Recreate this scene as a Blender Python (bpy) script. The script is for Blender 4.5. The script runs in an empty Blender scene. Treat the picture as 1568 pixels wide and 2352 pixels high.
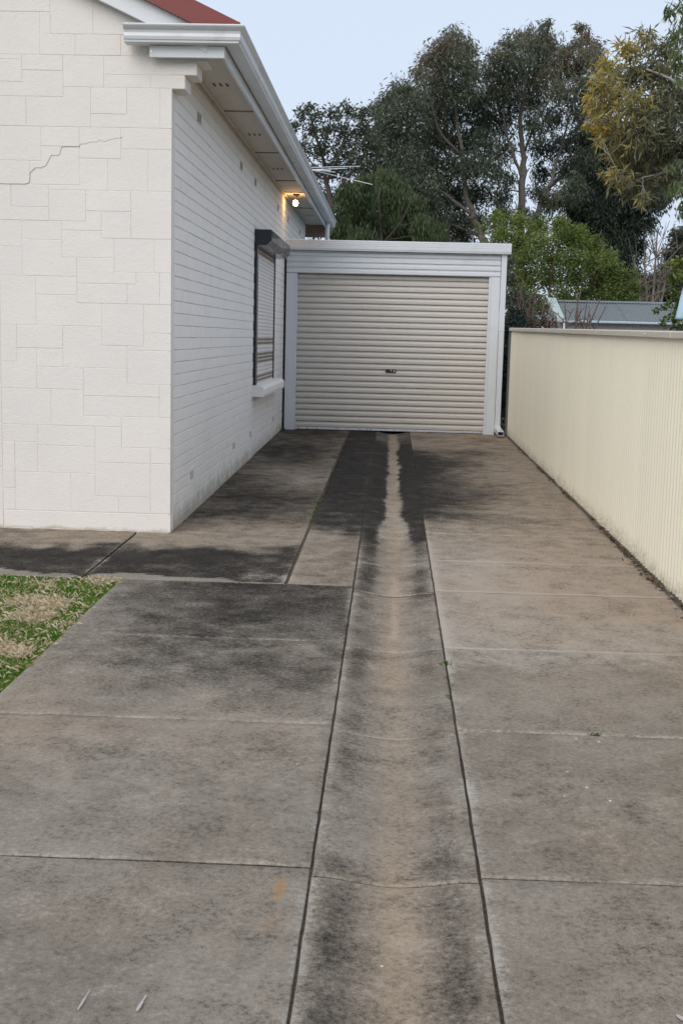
import bpy, bmesh, math, random
import numpy as np
from mathutils import Vector, Matrix

# ------------------------------------------------------------------ camera
# world: origin at the photographer's eye, +Y up the driveway, +Z up, metres
SC = bpy.context.scene
COL = SC.collection
G0, SLOPE = -1.493, 0.0096
def gz(y): return G0 + SLOPE * max(-3.0, min(y, 45.0))
cam_d = bpy.data.cameras.new('camera')
cam = bpy.data.objects.new('camera', cam_d); COL.objects.link(cam)
CR = Matrix(((0.9988778929, -0.0293348755, 0.0371809109),
             (0.0409756977, 0.1416487479, -0.9890685641),
             (0.0237475737, 0.9894822370, 0.1426918198)))
cam.matrix_world = CR.to_4x4()
cam_d.sensor_fit = 'VERTICAL'; cam_d.sensor_height = 36.0; cam_d.sensor_width = 24.0
cam_d.lens = 2800 / 2352 * 36
cam_d.clip_start = 0.05; cam_d.clip_end = 2000
SC.camera = cam

# ------------------------------------------------------------------ sky, sun, exposure
SUN_EL, SUN_AZ = math.radians(40), math.radians(204)   # azimuth clockwise from +Y: behind the camera
world = bpy.data.worlds.new('World'); SC.world = world; world.use_nodes = True
wn = world.node_tree; wn.nodes.clear()
sky = wn.nodes.new('ShaderNodeTexSky'); sky.sky_type = 'NISHITA'; sky.sun_disc = False
sky.sun_elevation = SUN_EL; sky.sun_rotation = SUN_AZ
sky.air_density = 1.0; sky.dust_density = 4.0
sc_ = wn.nodes.new('ShaderNodeMix'); sc_.data_type = 'RGBA'; sc_.blend_type = 'MULTIPLY'; sc_.inputs['Factor'].default_value = 1
sc_.inputs['B'].default_value = (0.09, 0.09, 0.09, 1)
mx = wn.nodes.new('ShaderNodeMix'); mx.data_type = 'RGBA'; mx.inputs['Factor'].default_value = 0.86
mx.inputs['B'].default_value = (0.645, 0.732, 0.875, 1)      # even cloud cover
bg = wn.nodes.new('ShaderNodeBackground'); bg.inputs['Strength'].default_value = 1.0
wo = wn.nodes.new('ShaderNodeOutputWorld')
wn.links.new(sky.outputs[0], sc_.inputs['A']); wn.links.new(sc_.outputs['Result'], mx.inputs['A'])
wn.links.new(mx.outputs['Result'], bg.inputs[0]); wn.links.new(bg.outputs[0], wo.inputs[0])
sun_d = bpy.data.lights.new('sun', 'SUN'); sun_d.energy = 1.5; sun_d.angle = math.radians(50); sun_d.color = (1.0, 0.93, 0.84)
sun = bpy.data.objects.new('sun', sun_d); COL.objects.link(sun)
sd = Vector((math.sin(SUN_AZ) * math.cos(SUN_EL), math.cos(SUN_AZ) * math.cos(SUN_EL), math.sin(SUN_EL)))
sun.rotation_euler = (-sd).to_track_quat('-Z', 'Y').to_euler(); sun.location = sd * 60
vs = SC.view_settings
vs.view_transform = 'Standard'; vs.look = 'None'; vs.gamma = 1.0; vs.use_curve_mapping = False; vs.exposure = 0.25
SC.cycles.max_bounces = 8; SC.cycles.transparent_max_bounces = 8

TREES = {
 'gum_a': ([[(2.96, 41.0, 2.55, 0.3), (2.84, 41.0, 3.32, 0.26), (2.52, 41.0, 4.01, 0.22), (2.24, 41.0, 4.91, 0.18), (2.12, 41.0, 5.87, 0.14), (1.91, 41.0, 6.82, 0.1), (1.73, 41.0, 7.91, 0.07), (1.69, 41.0, 8.98, 0.04)], [(2.52, 41.0, 4.01, 0.14), (1.86, 41.0, 4.48, 0.11), (1.13, 41.0, 5.02, 0.08), (0.54, 41.0, 5.7, 0.06), (0.02, 41.0, 6.52, 0.04)], [(2.12, 41.0, 5.87, 0.1), (1.36, 41.0, 6.54, 0.07), (0.98, 41.0, 7.49, 0.05), (0.67, 41.0, 8.16, 0.03)], [(2.84, 41.0, 3.32, 0.12), (2.17, 41.0, 3.65, 0.09), (1.45, 41.0, 3.92, 0.06)]], [(1.64, 40.16, 9.3, 0.37), (1.25, 39.73, 8.93, 0.37), (2.06, 40.67, 9.16, 0.35), (0.9, 39.9, 8.66, 0.31), (1.78, 39.61, 8.49, 0.48), (1.21, 40.69, 8.44, 0.38), (2.41, 42.34, 8.87, 0.3), (0.6, 41.96, 8.69, 0.27), (0.77, 41.85, 7.98, 0.51), (0.11, 40.11, 7.77, 0.37), (-0.3, 41.12, 7.65, 0.35), (1.42, 40.29, 7.83, 0.43), (2.02, 39.95, 7.84, 0.43), (0.41, 39.74, 7.05, 0.51), (-0.34, 40.09, 6.9, 0.43), (-0.78, 42.37, 7.57, 0.24), (1.22, 42.05, 7.47, 0.51), (1.94, 41.98, 7.47, 0.51), (2.5, 41.96, 7.76, 0.33), (-0.12, 40.02, 6.22, 0.57), (-0.61, 40.39, 6.41, 0.35), (0.67, 41.41, 6.45, 0.59), (1.46, 41.74, 6.66, 0.51), (2.2, 42.13, 6.59, 0.51), (2.7, 42.22, 6.9, 0.36), (0.32, 39.68, 5.45, 0.57), (-0.46, 41.34, 5.73, 0.5), (1.12, 41.55, 5.72, 0.53), (1.89, 41.02, 5.52, 0.5), (2.46, 39.97, 5.46, 0.4), (-0.07, 40.92, 4.92, 0.53), (0.69, 39.69, 4.72, 0.57), (1.54, 42.39, 4.91, 0.51), (2.2, 42.17, 4.76, 0.42), (2.71, 41.15, 4.79, 0.35), (1.28, 40.36, 3.99, 0.49), (2.01, 42.31, 3.98, 0.45), (2.6, 41.23, 3.96, 0.35), (2.25, 42.22, 3.4, 0.45), (1.51, 42.11, 3.38, 0.45), (0.73, 41.03, 4.19, 0.5)]),
 'gum_b': ([[(4.26, 42.0, 1.19, 0.32), (4.19, 42.0, 3.21, 0.28), (4.15, 42.0, 4.35, 0.25), (4.19, 42.0, 5.34, 0.22), (4.18, 42.0, 6.19, 0.18), (4.02, 42.0, 7.02, 0.15), (4.08, 42.0, 7.79, 0.11), (4.21, 42.0, 8.69, 0.08), (4.36, 42.0, 9.52, 0.05)], [(4.19, 42.0, 5.34, 0.12), (3.84, 42.0, 6.04, 0.09), (3.47, 42.0, 7.01, 0.06), (3.35, 42.0, 8.26, 0.04)], [(4.36, 42.0, 3.21, 0.22), (4.82, 42.0, 4.36, 0.19), (5.1, 42.0, 5.08, 0.17), (5.62, 42.0, 5.58, 0.14), (6.24, 42.0, 6.15, 0.09), (6.72, 42.0, 6.65, 0.05)], [(5.1, 42.0, 5.08, 0.12), (5.32, 42.0, 5.93, 0.1), (5.54, 42.0, 6.77, 0.07), (5.79, 42.0, 7.89, 0.05), (6.02, 42.0, 8.99, 0.03)], [(4.18, 42.0, 6.19, 0.1), (4.48, 42.0, 7.03, 0.08), (4.91, 42.0, 7.87, 0.06), (5.18, 42.0, 8.84, 0.03)]], [(4.65, 41.72, 10.16, 0.21), (4.66, 42.32, 10.0, 0.27), (4.04, 41.78, 9.87, 0.33), (3.48, 40.92, 9.33, 0.35), (4.29, 41.38, 9.44, 0.38), (5.04, 43.0, 9.89, 0.34), (3.05, 40.54, 8.9, 0.32), (3.74, 40.55, 8.85, 0.43), (4.71, 42.4, 9.27, 0.45), (5.21, 41.3, 9.1, 0.32), (5.9, 42.11, 10.22, 0.18), (6.03, 41.91, 9.86, 0.27), (5.61, 41.5, 9.49, 0.3), (6.59, 43.59, 9.91, 0.31), (5.94, 41.03, 9.05, 0.38), (2.95, 41.72, 8.68, 0.36), (3.47, 41.05, 8.41, 0.5), (4.37, 42.42, 8.71, 0.52), (5.02, 41.28, 8.55, 0.47), (5.68, 41.54, 8.75, 0.39), (6.57, 42.79, 9.1, 0.34), (2.89, 41.43, 7.94, 0.44), (3.66, 42.19, 7.96, 0.54), (4.57, 43.29, 8.18, 0.49), (5.19, 40.72, 7.84, 0.41), (5.92, 40.6, 8.03, 0.43), (6.49, 41.13, 8.21, 0.26), (2.87, 42.85, 7.43, 0.43), (3.42, 42.37, 7.21, 0.45), (4.38, 41.16, 6.96, 0.41), (5.04, 41.46, 7.23, 0.38), (5.81, 40.97, 7.36, 0.44), (6.5, 41.87, 7.6, 0.36), (2.89, 40.54, 6.22, 0.43), (3.63, 42.63, 6.34, 0.37), (4.87, 43.27, 6.53, 0.4), (5.55, 43.46, 6.71, 0.43), (6.1, 42.75, 6.9, 0.43), (6.8, 43.47, 7.03, 0.4), (3.05, 40.46, 5.4, 0.38), (3.56, 41.32, 5.25, 0.3), (5.0, 43.49, 5.76, 0.34), (5.73, 42.88, 5.84, 0.4), (6.21, 41.71, 5.97, 0.39), (3.54, 43.42, 4.92, 0.4), (4.76, 42.39, 4.97, 0.3), (5.3, 43.02, 4.62, 0.34), (3.47, 41.34, 3.99, 0.38), (4.14, 41.01, 4.11, 0.26), (5.49, 41.82, 4.78, 0.39), (5.77, 40.84, 4.95, 0.38), (4.65, 41.62, 3.9, 0.33), (6.34, 43.48, 4.4, 0.4)]),
 'dark_gum': ([[(7.88, 44.0, -0.2, 0.3), (7.75, 44.0, 1.63, 0.26), (7.55, 44.0, 3.13, 0.22), (7.45, 44.0, 4.32, 0.17), (7.42, 44.0, 5.51, 0.12), (7.5, 44.0, 6.68, 0.07)], [(7.55, 44.0, 3.13, 0.14), (8.09, 44.0, 4.19, 0.1), (8.63, 44.0, 5.38, 0.06)], [(7.55, 44.0, 3.13, 0.12), (6.96, 44.0, 4.16, 0.08), (6.6, 44.0, 5.34, 0.05)]], [(7.17, 43.56, 7.19, 0.53), (7.71, 42.72, 6.64, 0.55), (8.46, 42.82, 6.67, 0.52), (6.48, 43.14, 6.47, 0.46), (7.41, 44.74, 6.49, 0.64), (8.07, 43.64, 5.99, 0.69), (8.78, 43.45, 5.9, 0.56), (9.14, 42.95, 5.41, 0.37), (6.77, 45.25, 5.8, 0.65), (7.32, 43.8, 5.33, 0.69), (8.05, 43.24, 4.99, 0.68), (8.72, 42.85, 4.89, 0.55), (6.16, 42.84, 4.62, 0.52), (6.88, 43.14, 4.38, 0.68), (7.95, 44.46, 4.23, 0.7), (8.44, 43.09, 4.11, 0.46), (5.82, 42.81, 3.89, 0.37), (6.68, 43.98, 3.56, 0.6), (7.42, 43.35, 3.38, 0.65), (8.53, 45.29, 3.47, 0.49), (7.18, 43.02, 2.62, 0.55), (8.04, 44.08, 2.69, 0.54), (8.57, 44.71, 2.28, 0.32), (6.92, 43.76, 2.8, 0.47), (8.13, 45.27, 2.15, 0.49), (7.45, 43.94, 1.92, 0.47)]),
 'left_tree': ([[(-1.63, 36.0, 1.65, 0.24), (-1.75, 36.0, 2.89, 0.2), (-1.87, 36.0, 3.75, 0.17), (-2.01, 36.0, 4.35, 0.13), (-2.15, 36.0, 5.08, 0.09), (-2.39, 36.0, 5.8, 0.06), (-2.57, 36.0, 6.34, 0.03)], [(-1.87, 36.0, 3.75, 0.12), (-1.51, 36.0, 4.36, 0.09), (-1.02, 36.0, 4.92, 0.06), (-0.78, 36.0, 5.47, 0.03)], [(-2.01, 36.0, 4.35, 0.1), (-1.71, 36.0, 5.09, 0.07), (-1.54, 36.0, 5.81, 0.05), (-1.43, 36.0, 6.27, 0.03)], [(-2.15, 36.0, 5.08, 0.06), (-1.97, 36.0, 5.69, 0.04), (-1.86, 36.0, 6.23, 0.02)], [(-1.75, 36.0, 2.89, 0.12), (-1.12, 36.0, 4.13, 0.09), (-0.39, 36.0, 4.87, 0.06)], [(-2.14, 36.0, 4.59, 0.06), (-2.65, 36.0, 5.19, 0.04), (-2.79, 36.0, 6.03, 0.02)]], [(-2.75, 35.38, 6.19, 0.19), (-2.6, 35.79, 6.42, 0.15), (-2.23, 34.89, 6.07, 0.22), (-1.85, 35.81, 6.28, 0.23), (-1.41, 35.4, 6.25, 0.25), (-1.02, 36.93, 6.44, 0.26), (-2.98, 36.79, 6.04, 0.18), (-2.51, 36.0, 5.8, 0.26), (-1.97, 34.88, 5.62, 0.3), (-1.52, 35.41, 5.74, 0.3), (-1.02, 35.38, 5.72, 0.33), (-2.6, 35.3, 5.21, 0.25), (-2.11, 35.36, 5.17, 0.33), (-1.63, 36.89, 5.4, 0.37), (-1.0, 35.14, 5.16, 0.38), (-0.64, 34.92, 5.31, 0.27), (-2.43, 37.03, 4.78, 0.29), (-1.83, 36.16, 4.68, 0.36), (-1.31, 37.18, 4.89, 0.4), (-0.76, 35.77, 4.65, 0.33), (-2.31, 36.96, 4.21, 0.24), (-1.89, 36.37, 3.97, 0.29), (-2.22, 36.7, 3.44, 0.31), (-1.88, 36.59, 3.18, 0.34), (-2.42, 35.99, 3.0, 0.26)]),
 'pepper_tree': ([[(-0.22, 30.0, 0.15, 0.22), (-0.28, 30.0, 1.61, 0.19), (-0.33, 30.0, 2.33, 0.15), (-0.4, 30.0, 3.04, 0.1), (-0.4, 30.0, 3.55, 0.05)], [(-0.3, 30.0, 2.23, 0.1), (0.13, 30.0, 2.75, 0.07), (0.32, 30.0, 3.16, 0.04)], [(-0.3, 30.0, 2.23, 0.1), (-0.76, 30.0, 2.73, 0.07), (-0.99, 30.0, 3.34, 0.04)]], [(-1.1, 28.78, 3.3, 0.27), (-0.76, 29.13, 3.54, 0.25), (-0.44, 31.12, 3.84, 0.31), (-0.06, 31.2, 3.75, 0.31), (-1.29, 31.27, 3.15, 0.29), (-0.86, 29.51, 3.13, 0.32), (-0.42, 30.47, 3.3, 0.37), (0.06, 30.9, 3.3, 0.38), (0.43, 30.43, 3.21, 0.28), (-1.16, 30.94, 2.7, 0.31), (-0.71, 30.08, 2.74, 0.37), (-0.19, 30.46, 2.78, 0.39), (0.29, 30.56, 2.8, 0.37), (0.64, 29.3, 2.64, 0.27), (1.01, 31.27, 2.67, 0.25), (-1.39, 31.37, 2.47, 0.25), (-0.77, 28.72, 2.22, 0.31), (-0.18, 31.41, 2.44, 0.38), (0.47, 31.39, 2.45, 0.38), (0.99, 30.51, 2.34, 0.28)]),
 'plum_tree': ([[(4.75, 38.0, -0.22, 0.15), (4.73, 38.0, 0.84, 0.12), (4.76, 38.0, 1.62, 0.09), (4.85, 38.0, 2.41, 0.06), (4.98, 38.0, 3.19, 0.03)], [(4.73, 38.0, 0.84, 0.08), (4.2, 38.0, 1.74, 0.06), (3.76, 38.0, 2.65, 0.03)], [(4.73, 38.0, 0.84, 0.08), (5.52, 38.0, 1.64, 0.06), (6.14, 38.0, 2.31, 0.03)], [(4.42, 38.0, -0.23, 0.1), (3.83, 38.0, 1.08, 0.07), (3.45, 38.0, 2.12, 0.03)]], [(2.98, 37.0, 3.57, 0.21), (3.28, 38.88, 3.23, 0.31), (3.64, 37.18, 3.47, 0.27), (3.85, 39.03, 3.05, 0.36), (4.36, 38.37, 3.47, 0.27), (4.29, 37.03, 2.91, 0.37), (4.87, 37.27, 3.51, 0.24), (5.09, 38.3, 3.08, 0.38), (5.6, 38.15, 3.15, 0.33), (5.64, 38.54, 3.51, 0.14), (6.2, 38.94, 2.89, 0.31), (6.03, 37.38, 3.1, 0.13), (6.27, 36.91, 2.5, 0.26), (3.59, 38.93, 2.57, 0.36), (3.98, 36.93, 2.39, 0.4), (4.86, 38.83, 2.53, 0.44), (5.29, 37.15, 2.43, 0.4), (6.19, 38.68, 2.35, 0.39), (6.79, 38.62, 2.22, 0.33), (7.24, 38.83, 1.98, 0.31), (7.32, 38.11, 1.69, 0.25), (3.61, 38.83, 1.9, 0.39), (4.05, 37.34, 1.84, 0.4), (4.83, 38.38, 1.91, 0.41), (5.39, 37.63, 1.88, 0.4), (6.24, 38.86, 1.83, 0.39), (6.81, 38.6, 1.69, 0.36), (7.1, 37.94, 1.41, 0.3), (3.56, 38.06, 1.21, 0.33), (4.04, 36.96, 1.25, 0.34), (5.0, 36.98, 1.33, 0.34), (5.83, 38.21, 1.33, 0.33), (6.46, 37.98, 1.27, 0.33), (7.14, 38.8, 1.18, 0.25), (3.67, 38.24, 0.75, 0.27), (4.08, 37.21, 0.87, 0.27), (4.59, 37.7, 1.02, 0.27)]),
 'plum_back': ([[(3.44, 39.0, -0.26, 0.1), (3.37, 39.0, 1.37, 0.08), (3.3, 39.0, 2.44, 0.05), (3.16, 39.0, 3.23, 0.03)]], [(2.9, 39.32, 3.52, 0.31), (3.27, 39.03, 3.77, 0.25), (2.99, 38.41, 2.92, 0.33), (3.87, 39.41, 3.35, 0.25), (3.89, 39.39, 2.81, 0.34), (2.75, 38.5, 2.39, 0.28), (3.48, 39.05, 2.18, 0.33)]),
 'far_tree': ([[(10.71, 46.0, 0.02, 0.25), (10.61, 46.0, 1.6, 0.2), (10.58, 46.0, 2.7, 0.14), (10.56, 46.0, 3.64, 0.07)], [(10.61, 46.0, 1.6, 0.1), (9.93, 46.0, 2.22, 0.06)]], [(10.32, 45.71, 3.85, 0.39), (11.03, 46.69, 3.7, 0.57), (10.09, 45.55, 3.21, 0.39), (10.61, 45.36, 2.82, 0.58), (9.98, 45.97, 2.61, 0.36), (10.65, 47.12, 2.44, 0.5), (9.65, 45.03, 2.01, 0.39), (10.31, 45.07, 1.72, 0.48), (11.2, 46.29, 2.1, 0.56), (9.72, 46.92, 2.41, 0.23), (9.4, 46.03, 1.89, 0.36), (9.86, 45.84, 1.58, 0.39)]),
 'back_dark': ([[(9.2, 46.0, -0.18, 0.15), (9.12, 46.0, 1.09, 0.12), (9.11, 46.0, 1.88, 0.06)]], [(8.92, 46.57, 2.38, 0.33), (9.31, 46.44, 2.22, 0.33), (8.87, 45.31, 1.7, 0.42), (9.7, 46.61, 1.6, 0.4), (8.53, 45.51, 1.54, 0.36), (9.14, 45.68, 1.17, 0.39), (8.42, 46.54, 1.25, 0.43), (9.74, 45.88, 1.1, 0.36)]),
 'near_tree': ([[(3.61, 12.5, -0.46, 0.2), (3.52, 12.5, 0.41, 0.17), (3.41, 12.5, 1.17, 0.14), (3.21, 12.5, 1.67, 0.1), (2.94, 12.5, 1.91, 0.075), (2.68, 12.5, 2.03, 0.05), (2.42, 12.5, 2.11, 0.03), (2.16, 12.5, 2.15, 0.015)], [(3.21, 12.5, 1.67, 0.07), (2.92, 12.5, 2.24, 0.05), (2.65, 12.5, 2.48, 0.035), (2.35, 12.5, 2.58, 0.015)], [(2.94, 12.5, 1.91, 0.05), (2.7, 12.5, 1.7, 0.03), (2.4, 12.5, 1.61, 0.012)], [(2.68, 12.5, 2.03, 0.03), (2.36, 12.5, 2.32, 0.02), (2.08, 12.5, 2.41, 0.01)]], [(2.09, 12.77, 2.74, 0.12), (2.15, 12.2, 2.78, 0.1), (2.43, 12.84, 3.01, 0.11), (2.48, 12.21, 2.78, 0.11), (1.94, 12.18, 2.45, 0.11), (2.16, 12.49, 2.54, 0.15), (2.32, 12.35, 2.61, 0.16), (2.56, 12.54, 2.63, 0.16), (1.97, 12.86, 2.4, 0.1), (2.1, 12.69, 2.35, 0.15), (2.2, 12.06, 2.23, 0.16), (2.45, 12.33, 2.33, 0.17), (2.7, 12.54, 2.41, 0.16), (1.86, 12.49, 2.14, 0.05), (2.04, 12.69, 2.16, 0.1), (2.2, 12.49, 2.08, 0.15), (2.34, 12.12, 2.01, 0.16), (2.58, 12.27, 2.08, 0.18), (2.88, 12.81, 2.26, 0.16), (1.96, 12.37, 1.96, 0.05), (2.22, 12.74, 1.91, 0.12), (2.45, 12.94, 1.9, 0.17), (2.6, 12.61, 1.88, 0.18), (2.8, 12.66, 1.93, 0.16), (2.07, 12.6, 1.68, 0.05), (2.16, 12.33, 1.59, 0.1), (2.45, 12.87, 1.64, 0.14), (2.57, 12.47, 1.61, 0.14), (2.82, 12.87, 1.71, 0.16), (2.42, 12.33, 1.4, 0.07), (2.34, 12.83, 1.52, 0.07), (2.92, 12.76, 2.54, 0.18), (2.96, 12.6, 1.97, 0.2)]),
 'near_green': ([[(3.47, 11.2, -0.4, 0.16), (3.32, 11.2, 1.13, 0.13), (3.15, 11.2, 1.87, 0.1), (2.89, 11.2, 2.42, 0.07), (2.61, 11.2, 2.67, 0.04)]], [(2.34, 11.17, 2.89, 0.07), (2.42, 10.98, 2.79, 0.13), (2.43, 11.36, 2.74, 0.08), (2.52, 11.12, 2.61, 0.14), (2.47, 11.3, 2.5, 0.09), (2.54, 10.98, 2.37, 0.13), (2.39, 10.95, 2.27, 0.05), (2.51, 10.99, 2.83, 0.16)]),
 'hang_tips': ([], [(2.61, 11.92, 1.7, 0.07), (2.6, 11.67, 1.47, 0.08), (2.73, 11.96, 1.31, 0.09), (2.74, 11.75, 1.48, 0.13)]),
 'citrus': ([[(4.95, 20.0, -0.75, 0.08), (4.85, 20.0, 0.22, 0.06), (4.71, 20.0, 0.7, 0.04), (4.56, 20.0, 1.04, 0.02)], [(4.85, 20.0, 0.22, 0.03), (4.49, 20.0, 0.49, 0.015)]], [(4.42, 20.06, 1.24, 0.1), (4.52, 19.88, 1.3, 0.1), (4.54, 20.1, 1.04, 0.13), (4.36, 19.67, 0.85, 0.08), (4.67, 19.92, 1.04, 0.21), (4.45, 20.35, 0.63, 0.1), (4.45, 19.74, 0.45, 0.11), (4.28, 20.12, 0.54, 0.06), (4.33, 19.86, 0.34, 0.09), (4.64, 19.84, 0.69, 0.24), (4.51, 19.62, 0.31, 0.14)]),
 'camellia': ([[(2.13, 19.5, -0.8, 0.04), (2.09, 19.5, 0.15, 0.03)]], [(1.83, 19.26, 0.31, 0.07), (1.97, 19.72, 0.27, 0.08), (2.1, 19.66, 0.3, 0.08), (2.21, 19.65, 0.28, 0.08), (2.34, 19.65, 0.27, 0.07), (2.04, 19.73, 0.21, 0.08), (2.23, 19.33, 0.21, 0.08)]),
 'hedge': ([[(2.51, 23.0, -0.95, 0.05), (2.47, 23.0, -0.06, 0.04), (2.4, 23.0, 0.5, 0.02)], [(2.47, 23.0, -0.06, 0.03), (2.22, 23.0, 0.65, 0.015)], [(2.47, 23.0, -0.06, 0.03), (2.73, 23.0, 0.5, 0.015)]], [(2.11, 23.08, 1.45, 0.13), (2.14, 23.0, 1.13, 0.15), (2.27, 23.07, 0.89, 0.16), (2.21, 23.44, 0.74, 0.17), (2.42, 23.26, 0.66, 0.18), (2.65, 23.47, 0.75, 0.15), (2.21, 22.62, 0.45, 0.18), (2.5, 23.15, 0.42, 0.17), (2.79, 23.18, 0.51, 0.17), (2.94, 23.25, 0.31, 0.13), (2.23, 23.12, 0.25, 0.17), (2.61, 23.33, 0.25, 0.15)]),
}
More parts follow.
